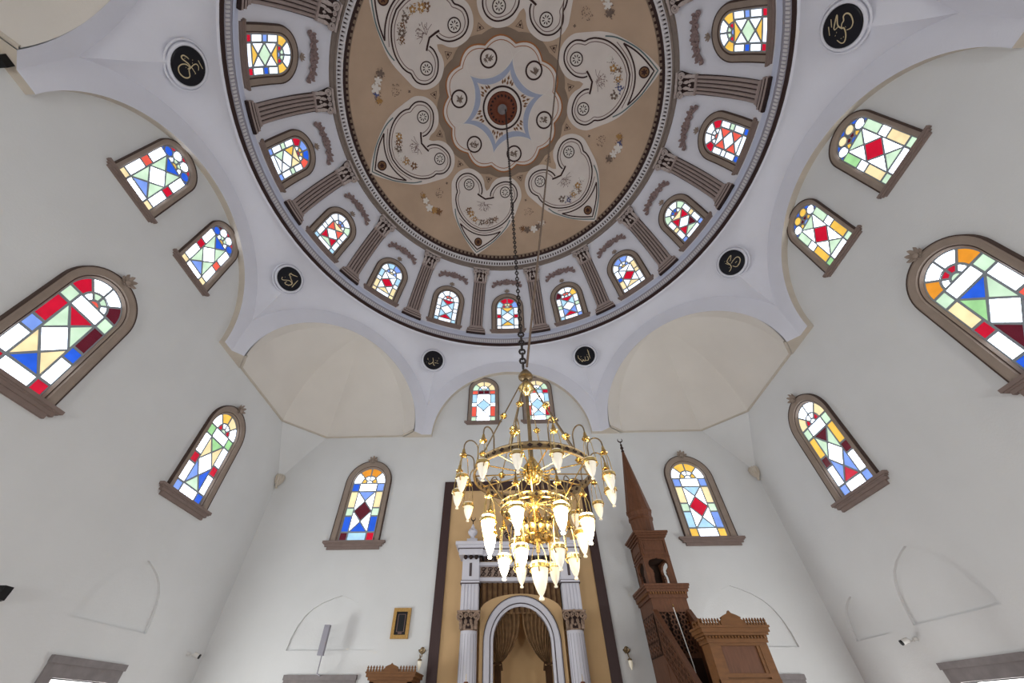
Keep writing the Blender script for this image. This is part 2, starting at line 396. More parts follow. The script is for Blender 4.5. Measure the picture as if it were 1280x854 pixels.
sqname = {(1, 1): 'right of the mihrab', (-1, 1): 'left of the mihrab', (1, -1): 'behind the viewer by the right wall', (-1, -1): 'behind the viewer by the left wall'}
for (sx, sy), where in sqname.items():
    MC = AP * 0.70711
    root = tag(empty('squinch', (sx * MC, sy * MC, ZS)), 'cream faceted corner squinch vault ' + where, kind='structure')
    q = (LL - OA) * 0.7071
    base = [(LL + q, AP - q), (3.25, W), (5.55, W), (W, 5.55), (W, 3.25), (AP - q, LL + q)]
    mb = MB()
    for i in range(5):
        a, b = base[i], base[i + 1]
        rows = []
        for j in range(19):
            ph = pi / 2 * j / 18; kk = cos(ph) * 0.99
            rows.append([(sx * kk * (a[0] + (b[0] - a[0]) * t - MC), sy * kk * (a[1] + (b[1] - a[1]) * t - MC), 0.05 + OA * sin(ph)) for t in (0, 1 / 3, 2 / 3, 1)])
        mb.grid(rows)
    mb.obj('squinch_vault', M['plaster_cream'], root, smooth=30)
    led = MB()
    for i in range(5):
        a, b = base[i], base[i + 1]
        led.grid([[(sx * kk * (p[0] - MC), sy * kk * (p[1] - MC), z) for p in (a, b)] for kk, z in ((1.0, 0.02), (0.975, 0.02), (0.975, 0.05), (0.99, 0.05))])
    led.obj('cornice_line', M['intrados'], root)
    tr = MB().add([(sx * (5.55 - MC), sy * (W - 0.002 - MC), 0.05), (sx * (W - 0.002 - MC), sy * (5.55 - MC), 0.05), (sx * (W - MC), sy * (W - MC), -1.25)], [(0, 1, 2)])
    tr.obj('corner_facet', M['plaster'], root)
    cb = MB()
    prof = [(0.0, -0.24), (0.035, -0.22), (0.03, -0.17), (0.07, -0.11), (0.11, -0.02), (0.12, 0.06), (0.10, 0.10), (0.0, 0.13)]
    cb.lathe(prof, 14, (sx * (W - 0.07 - MC), sy * (W - 0.07 - MC), -1.28))
    for j in range(5):
        a = atan2(-sy, -sx) + (j - 2) * 0.55
        cb.tube([(sx * (W - 0.07 - MC) + r * cos(a), sy * (W - 0.07 - MC) + r * sin(a), z - 1.28) for r, z in ((0.05, -0.14), (0.11, -0.05), (0.125, 0.06), (0.09, 0.12))], 0.018, 5)
    tag(cb.obj('corbel', M['intrados'], root, smooth=50), 'small beige shell corbel in the corner')

def shell(e0, e1, ne, na=128, h=0.0):
    return MB().lathe([((RS - h) * cos(R(e0 + (e1 - e0) * i / ne)), HC + (RS - h) * sin(R(e0 + (e1 - e0) * i / ne))) for i in range(ne + 1)], na)
shell(6.5, 37.5, 20).obj('drum_wall', M['plaster_cool'], ceil, smooth=60)
sh = shell(37.0, 89.99, 40); sh.obj('dome_vault', M['tan'], ceil, smooth=60)
# lower ring
def band(name, prof, material, label=None, na=128):
    o = MB().lathe([((RS - h) * cos(R(e)), HC + (RS - h) * sin(R(e))) for e, h in prof], na).obj(name, material, ceil, smooth=35)
    if label: tag(o, label)
band('ring_skirt', [(4.5, -0.25), (6.4, 0.0), (6.55, 0.02)], M['plaster_cool'])
band('ring_edge', [(6.5, 0.0), (6.6, 0.045), (7.4, 0.045), (7.5, 0.03), (7.7, 0.03)], M['dark'], 'dark brown edge moulding under the dome')
band('dentil_bed', [(7.7, 0.0), (7.8, 0.03), (9.3, 0.03), (9.4, 0.055), (9.75, 0.055), (9.8, 0.05)], M['dentbed'])
band('cove', [(9.4, 0.07), (9.9, 0.07), (10.0, 0.05), (10.6, 0.035), (11.2, 0.02), (11.6, 0.015), (11.7, -0.01)], M['ledge'], 'pale blue white cove above the dentils')
def dentils(name, e0, e1, h0, h1, n, frac, material):
    mb = MB(); w2 = pi / n * frac
    for i in range(n):
        a = 2 * pi * i / n
        for_pts = []
        for (e, h) in ((e0, h1), (e1, h1), (e0, h0), (e1, h0)):
            for t in (-w2, w2):
                r = (RS - h) * cos(R(e)); for_pts.append((r * sin(a + t), r * cos(a + t), HC + (RS - h) * sin(R(e))))
        mb.add(for_pts, [(0, 1, 3, 2), (0, 2, 6, 4), (1, 5, 7, 3), (0, 4, 5, 1)])
    o = mb.obj(name, material, ceil); tag(o, kind='stuff'); return o
dentils('dentil_course', 8.0, 9.05, 0.03, 0.05, 540, 0.64, M['dent'])
band('upper_moulding', [(36.7, 0.0), (36.8, 0.05), (37.2, 0.06), (37.3, 0.04), (37.7, 0.045), (37.8, 0.08), (38.2, 0.09), (38.3, 0.05)], M['mould'], 'grey brown moulding crowning the pilasters')
band('upper_fillet', [(38.2, 0.04), (38.3, 0.07), (38.65, 0.07), (38.7, 0.03)], M['dent'])
band('upper_dentil_bed', [(38.6, 0.0), (38.65, 0.03), (39.7, 0.03), (39.75, 0.0)], M['dark'])
dentils('upper_dentil_course', 38.7, 39.65, 0.03, 0.075, 300, 0.55, M['dent'])
band('upper_ledge', [(39.6, 0.03), (39.65, 0.08), (40.2, 0.08), (40.3, 0.04)], M['dent'])
band('upper_bead', [(40.25, 0.0), (40.3, 0.07), (41.1, 0.07), (41.25, 0.0)], M['dark'])
dentils('scalloped_border', 41.15, 42.1, -0.01, 0.012, 190, 0.42, M['line'])
band('taupe_border', [(41.1, 0.004), (42.4, 0.004)], M['taupe'])

# ------------------------------------------------------------------ pilasters, garlands on the drum
fmP, oP = drum(11.3)
def shaft_mesh():
    mb = MB(); v0, v1 = 0.27, 2.13
    for i in range(5):
        u = (i - 2) * 0.094
        rows = []
        for j in range(7):
            v = v0 + (v1 - v0) * j / 6; k = 1 - 0.08 * j / 6
            rows.append([fmP(u * k + d * k, v, h) for d, h in ((-0.036, 0.02), (-0.033, 0.045), (-0.018, 0.062), (0.0, 0.067), (0.018, 0.062), (0.033, 0.045), (0.036, 0.02))])
        mb.grid(rows)
    for (a, b, h) in ((v0 - 0.01, v0 + 0.04, 0.07), (v1 - 0.03, v1 + 0.03, 0.075)):
        mb.fbox(fmP, -0.235, 0.235, a, b, 0, h, 3)
    return mb.mesh('pilaster_shaft', M['pil'], 50)
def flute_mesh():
    mb = MB(); mb.fbox(fmP, -0.225, 0.225, 0.27, 2.1, 0, 0.028, 3, 6)  # dark bed puts the shade of the flutes into the colour
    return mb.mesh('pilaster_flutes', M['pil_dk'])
def base_mesh():
    mb = MB()
    for (wd, a, b, h) in ((0.335, 0.0, 0.09, 0.085), (0.305, 0.09, 0.13, 0.07), (0.315, 0.13, 0.19, 0.078), (0.265, 0.19, 0.23, 0.066), (0.25, 0.23, 0.27, 0.062)):
        mb.fbox(fmP, -wd, wd, a, b, 0, h, 4)
    return mb.mesh('pilaster_base', M['pil'])
def plinth_mesh():
    mb = MB(); mb.fbox(fmP, -0.34, 0.34, -0.035, 0.02, 0, 0.09, 4); mb.fbox(fmP, -0.31, 0.31, 0.085, 0.11, 0, 0.088, 4); mb.fbox(fmP, -0.27, 0.27, 0.185, 0.2, 0, 0.082, 4)
    return mb.mesh('plinth_line', M['pil_dk'])
def spiral(cu, cv, r0, r1, turns, a0, h, n=22, sg=1):
    return [(cu + sg * (r0 + (r1 - r0) * i / n) * cos(a0 + 2 * pi * turns * i / n), cv + (r0 + (r1 - r0) * i / n) * sin(a0 + 2 * pi * turns * i / n), h) for i in range(n + 1)]
def leaf(mb, fm, u, v, ht, wd, h0, curl, lean=0.0):
    rows = []
    for j in range(6):
        t = j / 5; wj = wd * (0.75 + 0.6 * t - 1.15 * t * t); hh = h0 + curl * t ** 2.2; vv = v + ht * (t if t < 0.8 else 0.8 + (t - 0.8) * 0.2)
        rows.append([fm(u + lean * t + wj * s, vv, hh + 0.012 * (1 - s * s)) for s in (-1, -0.5, 0, 0.5, 1)])
    mb.grid(rows)
def capital_parts(fm, v0, wb, wt, ht, h0, depth):
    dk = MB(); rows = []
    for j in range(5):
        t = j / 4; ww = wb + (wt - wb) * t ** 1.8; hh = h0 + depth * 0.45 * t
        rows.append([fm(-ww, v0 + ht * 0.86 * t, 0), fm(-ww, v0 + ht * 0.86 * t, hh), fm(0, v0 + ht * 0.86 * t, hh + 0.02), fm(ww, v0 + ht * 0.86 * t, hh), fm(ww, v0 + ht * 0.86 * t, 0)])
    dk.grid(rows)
    lt = MB()
    for i in range(5): leaf(lt, fm, (i - 2) * wb * 0.46, v0 + 0.02 * ht, ht * 0.34, wb * 0.25, h0 + 0.01, depth * 0.4)
    for i in range(4): leaf(lt, fm, (i - 1.5) * wb * 0.62, v0 + 0.24 * ht, ht * 0.36, wb * 0.27, h0 + 0.025, depth * 0.6)
    for sg in (1, -1):
        sp = spiral(wt * 0.70, v0 + ht * 0.70, wt * 0.33, wt * 0.05, 1.8, -pi / 2, h0 + depth * 0.75, sg=1)
        lt.tube([fm(sg * p[0], p[1], p[2]) for p in sp], wt * 0.075, 5)
        sp2 = spiral(wt * 0.19, v0 + ht * 0.74, wt * 0.19, wt * 0.04, 1.5, -pi / 2, h0 + depth * 0.65)
        lt.tube([fm(sg * p[0], p[1], p[2]) for p in sp2], wt * 0.06, 5)
    lt.fbox(fm, -wt * 1.02, wt * 1.02, v0 + ht * 0.90, v0 + ht, 0, h0 + depth * 0.85, 3)
    lt.add([fm(0.09 * wt * cos(a) * 1.6, v0 + ht * 0.93 + 0.09 * wt * sin(a) * 1.6, h0 + depth * 0.95) for a in [2 * pi * i / 8 for i in range(8)]], [tuple(range(8))])
    return dk, lt
dk, lt = capital_parts(fmP, 2.15, 0.215, 0.30, 0.52, 0.05, 0.13)
CAPD = dk.mesh('capital_bell', M['cap_dk']); CAPL = lt.mesh('capital_leaves', M['cap_lt'], 50)
SHM, FLM, BSM, PLM = shaft_mesh(), flute_mesh(), base_mesh(), plinth_mesh()

fmG, oG = drum(30.9)
def garland_mesh():
    mb = MB()
    for sg in (1, -1):
        arm = catmull([(0.06, 0.10), (0.2, 0.13), (0.33, 0.09), (0.43, 0.01), (0.5, -0.06)], 4)
        n = len(arm)
        mb.tube([fmG(sg * u, v, 0.04) for u, v in arm], [0.075 * (1 - 0.5 * i / (n - 1)) for i in range(n)], 6)
        for (cu, cv, r) in ((0.26, 0.05, 0.075), (0.42, 0.04, 0.065), (0.52, -0.07, 0.05)):
            mb.tube([fmG(sg * p[0], p[1], p[2]) for p in spiral(cu, cv, r, 0.015, 1.4, 0.5, 0.075, 14)], 0.027, 5)
        for (u, v, ln) in ((0.15, 0.1, 0.12), (0.32, 0.1, 0.11), (0.46, 0.03, 0.1)):
            leaf(mb, lambda a, b, h: fmG(sg * a, b, h), u, v, ln, 0.06, 0.05, 0.04, 0.05)
    for i in range(5):
        a = R(90 + (i - 2) * 34)
        fml = lambda u, v, h, a=a: fmG(u * sin(a) + v * cos(a), -u * cos(a) + v * sin(a) + 0.06, h)
        leaf(mb, fml, 0, 0, 0.22, 0.075, 0.06, 0.03)
    mb.add([fmG(0.07 * cos(2 * pi * i / 10), 0.06 + 0.06 * sin(2 * pi * i / 10), 0.08) for i in range(10)] + [fmG(0, 0.06, 0.11)], [(i, (i + 1) % 10, 10) for i in range(10)])
    return mb.mesh('garland', M['orn'], 50)
GARM = garland_mesh()
for k in range(16):
    az = 11.25 + 22.5 * k; azw = (az + 180) % 360 - 180
    if abs(azw) < 130:
        pl = inst('pilaster', SHM, None, ceil, rot_pt(oP, az), -R(az))
        inst('flute_shade_bed', FLM, None, pl); inst('pilaster_base', BSM, None, pl); inst('plinth_line', PLM, None, pl)
        inst('capital_bell', CAPD, None, pl); inst('capital', CAPL, None, pl)
    az = 22.5 * k; azw = (az + 180) % 360 - 180
    if abs(azw) < 130:
        inst('garland', GARM, None, ceil, rot_pt(oG, az), -R(az))

# ------------------------------------------------------------------ dome painting
def dpart(name, mb, material, parent, rz=0.0): return mb.obj(name, material, parent, rz=rz)
def star_flower(mb, x, t, r, n=5, h=0.03, a0=0.0, inner=0.42):
    pts = []; k = 4
    for i in range(n * k):
        a = a0 + 2 * pi * i / (n * k); rr = r * (inner + (1 - inner) * abs(sin(pi * i / k)) ** 0.7 * (0.85 + 0.3 * ((i * 7919) % 5) / 5)); pts.append((x + rr * cos(a), t + rr * sin(a)))
    m_ = n * k
    mb.add([dome(px, pt, h) for px, pt in pts] + [dome(x, t, h)], [(i, (i + 1) % m_, m_) for i in range(m_)])
def sprig(mb, x, t, spread, n, rnd, size=0.45, h=0.025):
    for i in range(n):
        a = rnd.uniform(0, 2 * pi); d = spread * sqrt(rnd.random()); cx, ct = x + d * cos(a) * 0.8, t + d * sin(a)
        b = rnd.uniform(0, pi); l = size * rnd.uniform(0.6, 1.2); wd = l * 0.32
        mb.add([dome(cx + l * cos(b), ct + l * sin(b), h), dome(cx - wd * sin(b), ct + wd * cos(b), h), dome(cx - l * cos(b), ct - l * sin(b), h), dome(cx + wd * sin(b), ct - wd * cos(b), h)], [(0, 1, 2, 3)])

outer_half = [(25.7, 0), (24.6, 0.9), (22.8, 1.5), (21.0, 2.9), (19.9, 5.2), (19.6, 7.4), (20.4, 9.8), (22.2, 11.8), (24.8, 12.9), (27.3, 12.7), (29.3, 12.4), (32.3, 11.9), (35.5, 10.8), (39, 8.7), (42.2, 6.3), (45.6, 3.2), (48.4, 0)]
oh = catmull(outer_half, 4)
petal_poly = oh + [(x, -t) for x, t in oh[::-1][1:-1]]
inner_half = [(27.2, 1.7), (25.6, 1.7), (23.4, 2.8), (21.8, 4.9), (21.2, 7.1), (21.8, 9.3), (23.2, 10.7), (25, 11.3), (26.6, 11.0), (27.7, 10.55), (29.0, 10.8), (31, 10.6), (34, 9.3), (36.6, 6.9), (38.6, 3.6), (39.4, 0)]
ih = catmull(inner_half, 4)
inner_path = ih + [(x, -t) for x, t in ih[::-1][1:]]
ih2 = catmull([(27.0, 2.6), (25.7, 2.7), (23.9, 3.5), (22.6, 5.2), (22.0, 7.1), (22.6, 8.9), (23.7, 9.9), (25, 10.4), (26.5, 10.1), (27.7, 9.6), (29.0, 9.9), (31, 9.7), (33.6, 8.5), (36.0, 6.3), (37.8, 3.3), (38.6, 0)], 4)
inner2 = ih2 + [(x, -t) for x, t in ih2[::-1][1:]]
flower_sets = {  # colour key, (r, t), size ; mirrored per petal for variety
    'a': [('ochre', 34.8, 2.3, 1.1), ('whitep', 35.9, 0.6, 1.0), ('ochre', 36.0, -0.6, 0.9), ('bluep', 36.3, -3.2, 0.9), ('greyp', 34.4, -4.9, 1.2), ('whitep', 33.9, 4.9, 0.9), ('brownp', 36.2, 1.5, 0.5), ('whitep', 35.4, -4.0, 0.8)],
    'b': [('ochre', 34.2, -4.4, 1.2), ('brownp', 33.2, -5.6, 1.0), ('ochre', 35.9, -2.6, 1.0), ('greyp', 36.4, 0.3, 1.1), ('brownp', 36.2, 2.0, 0.7), ('greyp', 35.3, 3.7, 1.1), ('whitep', 36.6, -1.0, 0.6), ('brownp', 34.4, 4.9, 0.8)],
    'c': [('brownp', 33.8, 5.0, 1.2), ('ochre', 35.6, 2.8, 1.0), ('whitep', 36.2, 0.4, 1.2), ('greyp', 36.0, -1.8, 1.1), ('brownp', 35.2, -3.6, 1.0), ('ochre', 34.2, -5.0, 1.1)]}
rnd = random.Random(5)
def build_petal(fs, blue):
    d = {}
    d['petal'] = MB().cfill(dome, petal_poly, 0.008, 2.0).mesh('painted_petal', M['petal'], 60)
    ln = MB(); ln.ribbon(dome, inner_path, 0.42, 0.018)
    ln.ribbon(dome, [(27.2, 3.1), (27.7, 2.0), (28.4, 0), (27.7, -2.0), (27.2, -3.1)], 0.55, 0.019)
    arc = catmull([(38.2, 8.0), (39.6, 5.6), (40.6, 2.8), (40.95, 0), (40.6, -2.8), (39.6, -5.6), (38.2, -8.0)], 4)
    ln.ribbon(dome, arc, 0.42, 0.018)
    tri = catmull([(38.2, 8.0), (41.0, 6.0), (43.7, 3.3), (46.3, 0)], 4); tri += [(x, -t) for x, t in tri[::-1][1:]]
    ln.ribbon(dome, tri, 0.42, 0.018)
    d['outline'] = ln.mesh('dark_outline', M['line'])
    th = MB(); th.ribbon(dome, inner2, 0.22, 0.014)
    th.ribbon(dome, catmull([(36.4, 8.6), (38.4, 5.6), (39.7, 2.8), (40.1, 0), (39.7, -2.8), (38.4, -5.6), (36.4, -8.6)], 4), 0.2, 0.014)
    d['thin'] = th.mesh('thin_outline', M['thin'])
    te = MB(); s = catmull([(33.4, 10.6), (36.6, 9.6), (41.4, 6.6), (44.4, 3.7), (47.4, 0)], 5); te.ribbon(dome, s + [(x, -t) for x, t in s[::-1][1:]], 0.36, 0.014)
    d['teal'] = te.mesh('teal_outline', M['teal'])
    dd = MB().cfill(dome, circle(43.55, 0, 1.45, 20), 0.02, 0.9); d['disc'] = dd.mesh('tip_medallion', M['brownp'])
    di = MB(); di.ribbon(dome, circle(43.55, 0, 1.4, 20), 0.35, 0.026, True); star_flower(di, 43.55, 0, 0.9, 6, 0.026)
    d['disc_ring'] = di.mesh('medallion_ring', M['line'])
    fl = {}
    for c, x, t, sz in fs:
        mb = fl.setdefault(c, MB()); star_flower(mb, x, t, sz, 5, 0.02, rnd.uniform(0, 1), 0.5)
        sprig(fl.setdefault('greyp', MB()), x, t, 1.6, 9, rnd, 0.36, 0.014); sprig(fl.setdefault('brownp', MB()), x, t, 1.5, 4, rnd, 0.3, 0.016)
        sprig(mb, x, t, 1.6, 7, rnd, 0.42, 0.017); star_flower(fl.setdefault('whitep', MB()), x, t, sz * 0.4, 5, 0.023)
    d['flowers'] = {c: mb.mesh(c + '_flowers', M[c]) for c, mb in fl.items()}
    sp = MB()
    for i in range(7):
        a = R((i - 3) * 24); sp.ribbon(dome, [(29.4 + 0.2 * i % 2, 0.0), (29.4 + 1.4 * cos(a), 1.6 * sin(a)), (29.4 + 2.9 * cos(a * 1.15), 3.0 * sin(a * 1.15))], 0.12, 0.014)
    sprig(sp, 31.2, 0, 2.0, 26, rnd, 0.35, 0.015)
    d['spray'] = sp.mesh('sketch_spray', M['thin'])
    return d
ros = MB(); ros.ribbon(dome, circle(25.6, 0, 1.75, 24), 0.32, 0.02, True)
for i in range(8):
    a = 2 * pi * i / 8; ros.add([dome(25.6 + r * cos(a + d), r * sin(a + d), 0.02) for r, d in ((0.35, 0), (0.9, 0.22), (1.3, 0), (0.9, -0.22))], [(0, 1, 2, 3)])
ROS = ros.mesh('rosette', M['line'])
rosb = MB().cfill(dome, circle(25.6, 0, 1.7, 20), 0.014, 1.2).mesh('rosette_ground', M['whitep'])
ros_ang = degrees(atan2(6.7, 24.7))
PB = {k: build_petal(fs, False) for k, fs in flower_sets.items()}
for i in range(6):
    az = -14.5 + 60 * i; d = PB['bacabc'[i] if i != 2 else 'a']
    pt = inst('painted_petal', d['petal'], None, ceil, rz=-R(az))
    for nm, key in (('dark_outline', 'outline'), ('thin_outline', 'thin'), ('teal_outline', 'teal'), ('tip_medallion', 'disc'), ('medallion_ring', 'disc_ring'), ('sketch_spray', 'spray')):
        inst(nm, d[key], None, pt)
    for c, me in d['flowers'].items(): inst('painted_flowers', me, None, pt)
    for sg in (1, -1):
        inst('rosette_ground', rosb, None, pt, rz=-R(sg * ros_ang)); inst('rosette', ROS, None, pt, rz=-R(sg * ros_ang))
# posies on the tan ground between petals
def posy(cols):
    fl = {}
    for c, x, t, sz in cols:
        mb = fl.setdefault(c, MB()); star_flower(mb, x, t, sz * 1.2, 5, 0.02, rnd.uniform(0, 1), 0.5); sprig(mb, x, t, 1.6, 6, rnd, 0.4, 0.017)
        sprig(fl.setdefault('greyp', MB()), x, t, 1.5, 9, rnd, 0.35, 0.013); sprig(fl.setdefault('brownp', MB()), x, t, 1.4, 4, rnd, 0.28, 0.014)
    sk = fl.setdefault('greyp', MB()); sprig(sk, 33.6, 0, 1.9, 26, rnd, 0.32, 0.012); star_flower(sk, 29.4, 0, 0.45, 4, 0.012)
    return {c: m.mesh('posy_' + c, M[c]) for c, m in fl.items()}
PO = [posy([('whitep', 39.8, 0.6, 1.2), ('greyp', 39.4, 2.2, 1.0), ('whitep', 38.6, 4.0, 0.8), ('greyp', 39.4, -2.0, 1.1), ('brownp', 38.6, -3.6, 0.8)]),
      posy([('ochre', 39.4, 1.6, 1.1), ('whitep', 39.8, -0.4, 1.2), ('brownp', 38.8, 3.2, 1.0), ('whitep', 38.6, -2.8, 1.0), ('ochre', 37.6, -4.4, 0.6)]),
      posy([('whitep', 39.6, 0.0, 1.3), ('bluep', 39.4, 1.4, 0.7), ('whitep', 39.0, -2.2, 1.0), ('ochre', 38.6, 3.2, 0.8), ('greyp', 38.2, -4.0, 1.0)])]
for i in range(6):
    az = 15.5 + 60 * i; d = PO[(0, 2, 2, 1, 2, 1)[i]]; first = None
    for c, me in d.items():
        o = inst('painted_posy', me, None, first or ceil, rz=-R(az) if first is None else 0.0)
        first = first or o
# central medallion
med = empty('centre_medallion', (0, 0, 0), parent=ceil, rz=R(14.5))
def lobes(r, amp, n=12, k=10, ph=0.0):
    return [((r + amp * (abs(cos(n * a / 2 + ph)) - 0.6)) * cos(a), (r + amp * (abs(cos(n * a / 2 + ph)) - 0.6)) * sin(a)) for a in [2 * pi * i / (n * k) for i in range(n * k)]]
MB().cfill(dome, lobes(20.6, 0.9, ph=pi / 2), 0.006, 2.0).obj('taupe_lobed_band', M['taupe'], med, 60)
MB().cfill(dome, lobes(18.3, 1.6, ph=pi / 2), 0.011, 2.0).obj('cream_lobed_ground', M['petal'], med, 60)
o1 = MB(); o1.ribbon(dome, lobes(18.3, 1.6, ph=pi / 2), 0.42, 0.016, True); o1.ribbon(dome, lobes(17.2, 1.5, ph=pi / 2), 0.22, 0.016, True); o1.obj('rust_lobed_line', M['orange'], med)
def star6(tip, val, k=12):
    """six tips joined by arcs that bow inwards to radius val"""
    mx = tip * cos(R(30)); hc = tip * sin(R(30)); sg = mx - val; rr = (hc * hc + sg * sg) / (2 * sg); cx = val + rr; ha = math.asin(hc / rr)
    out = []
    for i in range(6):
        for j in range(2 * k):
            b = ha - 2 * ha * j / (2 * k); x, y = cx - rr * cos(b), -rr * sin(b); a = R(60 * i + 30)
            out.append((x * cos(a) - y * sin(a), x * sin(a) + y * cos(a)))
    return out
MB().cfill(dome, star6(13.5, 8.9), 0.018, 1.2).obj('blue_star', M['bluegrey'], med)
o1 = MB(); o1.ribbon(dome, star6(13.6, 9.0), 0.22, 0.021, True); o1.obj('white_star_edge', M['whitep'], med)
MB().cfill(dome, star6(10.6, 7.2), 0.023, 1.2).obj('white_inner_star', M['petal'], med)
o1 = MB()
for i in range(6):
    a = R(60 * i + 0); 
    for (rr, da) in ((8.3, 0), (7.4, 7), (7.4, -7), (7.0, 0), (7.1, 12), (7.1, -12)):
        b = a + R(da); c = (rr * cos(b), rr * sin(b)); o1.add([dome(c[0] + l * cos(b + e), c[1] + l * sin(b + e), 0.028) for l, e in ((0.9, 0), (0.35, 1.57), (0.5, 3.14), (0.35, -1.57))], [(0, 1, 2, 3)])
o1.obj('leaf_sprigs', M['brownp'], med)
o1 = MB()
for i in range(12):
    a = R(30 * i); e0, e1 = (22.9, 21.2)
    tr3 = [(e1 * cos(a + d), e1 * sin(a + d)) for d in (-0.05, 0.05)] + [(e0 * cos(a), e0 * sin(a))]
    o1.ribbon(dome, tr3, 0.22, 0.012, True); star_flower(o1, e1 * 1.025 * cos(a), e1 * 1.025 * sin(a), 0.42, 4, 0.013)
tag(o1.obj('corner_triangle', M['line'], med), kind='stuff')
cu = MB()
for i in range(6):
    for sg in (1, -1):
        a = R(60 * i); cu.ribbon(dome, [(r * cos(a + sg * d), r * sin(a + sg * d)) for r, d in ((13.4, 0.0), (14.6, 0.03), (15.7, 0.08), (16.8, 0.15))], 0.14, 0.019)
cu.obj('white_tendrils', M['whitep'], med)
for i in range(6):
    a = R(30 + 60 * i); c = (13.9 * cos(a), 13.9 * sin(a))
    g = MB().cfill(dome, circle(c[0], c[1], 2.35, 20), 0.021, 1.0).obj('medallion_rosette', M['petal'], ceil, rz=R(14.5))
    rg = MB(); rg.ribbon(dome, circle(c[0], c[1], 2.35, 24), 0.5, 0.025, True); rg.obj('rosette_ring', M['line'], g)
    lf = MB(); sprig(lf, c[0], c[1], 1.3, 16, rnd, 0.6, 0.026); star_flower(lf, c[0], c[1] + 0.4, 0.7, 5, 0.027); lf.obj('rosette_leaf', M['greyp'], g)
boss = tag(empty('ceiling_boss', (0, 0, 0), parent=ceil), 'carved red wooden boss at the apex')
MB().cfill(dome, circle(0, 0, 5.3, 40), 0.03, 1.5).obj('white_ring', M['whitep'], boss)
o1 = MB(); o1.ribbon(dome, circle(0, 0, 6.0, 48), 0.55, 0.03, True); o1.obj('dark_ring', M['dark'], boss)
zt = HC + RS
MB().lathe([(0.50, -0.02), (0.50, -0.06), (0.44, -0.10), (0.30, -0.09), (0.20, -0.12), (0.17, -0.16), (0.0, -0.17)], 40, (0, 0, zt)).obj('carved_disc', M['rosewood'], boss, smooth=40)
o1 = MB()
for i in range(20):
    a = 2 * pi * i / 20
    o1.add([(r * cos(a + d), r * sin(a + d), zt - zz) for r, d, zz in ((0.49, -0.12, 0.072), (0.49, 0.12, 0.072), (0.38, 0.09, 0.112), (0.33, 0, 0.114), (0.38, -0.09, 0.112))], [(0, 1, 2, 3, 4)])
o1.obj('dark_notches', M['cap_dk'], boss)
MB().lathe([(0.16, -0.15), (0.15, -0.19), (0.08, -0.22), (0.0, -0.225)], 20, (0, 0, zt)).obj('hub', M['stone'], boss, smooth=50)

# ------------------------------------------------------------------ stained glass windows
def layout(a, hs, bh, sw, sides, top=0.0, row4=False, head='fan', n=6):
    P = {}; ci = a - sw; vt = hs - top
    rect = lambda u0, u1, v0, v1: [(u0, v0), (u1, v0), (u1, v1), (u0, v1)]
    P['bl'] = rect(-a, -ci, 0, bh); P['bc'] = rect(-ci, ci, 0, bh); P['br'] = rect(ci, a, 0, bh)
    v = bh
    for i, f in enumerate(sides):
        v2 = v + f * (vt - bh); P['l%d' % i] = rect(-a, -ci, v, v2); P['r%d' % i] = rect(ci, a, v, v2); v = v2
    if top:
        if row4:
            for i in range(4): P['t%d' % i] = rect(-a + i * a / 2, -a + (i + 1) * a / 2, vt, hs)
        else: P['t0'] = rect(-a, -ci, vt, hs); P['t1'] = rect(-ci, ci, vt, hs); P['t2'] = rect(ci, a, vt, hs)
    H = vt - bh; A = (0, vt - H / 4); B = (0, bh + H / 4); Lm = (-ci, bh + H / 2); Rm = (ci, bh + H / 2)
    TL, TR, BL, BR = (-ci, vt), (ci, vt), (-ci, bh), (ci, bh)
    P['xt'] = [TL, A, TR]; P['xul'] = [TL, Lm, A]; P['xur'] = [TR, A, Rm]; P['xd'] = [A, Lm, B, Rm]
    P['xll'] = [Lm, BL, B]; P['xlr'] = [Rm, B, BR]; P['xb'] = [BL, BR, B]
    pol = lambda r, t: (r * cos(t), hs + r * sin(t))
    if head == 'fan':
        r1, r0 = 0.48 * a, 0.2 * a
        for i in range(4):
            t0, t1 = pi - pi * i / 4, pi - pi * (i + 1) / 4
            ts = [t0 + (t1 - t0) * j / n for j in range(n + 1)]
            P['o%d' % i] = [pol(a, t) for t in ts] + [pol(r1, t) for t in ts[::-1]]
            ts = [t0 + (t1 - t0) * j / 3 for j in range(4)]
            P['i%d' % i] = [pol(r1, t) for t in ts] + [pol(r0, t) for t in ts[::-1]]
        P['c'] = [pol(r0, pi * j / 8) for j in range(9)]
    else:
        r1, r0 = 0.46 * a, 0.2 * a
        for i in range(4):
            tc = pi - pi * (i + 0.5) / 4; R_ = 0.72 * a; k = 0.265 * a
            cx, cy = pol(R_, tc)
            pet = []
            for j in range(14):
                b = 2 * pi * j / 14; dr, dt = k * cos(b), k * sin(b) * 0.98
                pet.append((cx + dr * cos(tc) - dt * sin(tc), cy + dr * sin(tc) + dt * cos(tc)))
            P['o%d' % i] = pet
            t0, t1 = pi - pi * i / 4, pi - pi * (i + 1) / 4
            ts = [t0 + (t1 - t0) * j / 3 for j in range(4)]
            P['i%d' % i] = [pol(r1, t) for t in ts] + [pol(r0, t) for t in ts[::-1]]
        for i in range(5):
            t = pi - pi * i / 4
            e0, e1 = min(pi, t + 0.26), max(0, t - 0.26)
            P['g%d' % i] = [pol(a * 0.995, e0), pol(a * 0.74, t), pol(a * 0.995, e1), pol(a, t)] if 0 < i < 4 else \
                ([pol(a, pi), pol(a * 0.74, pi), pol(a * 0.995, pi - 0.26)] if i == 0 else [pol(a * 0.995, 0.26), pol(a * 0.74, 0), pol(a, 0)])
        P['c'] = [pol(r0, pi * j / 8) for j in range(9)]
    return P

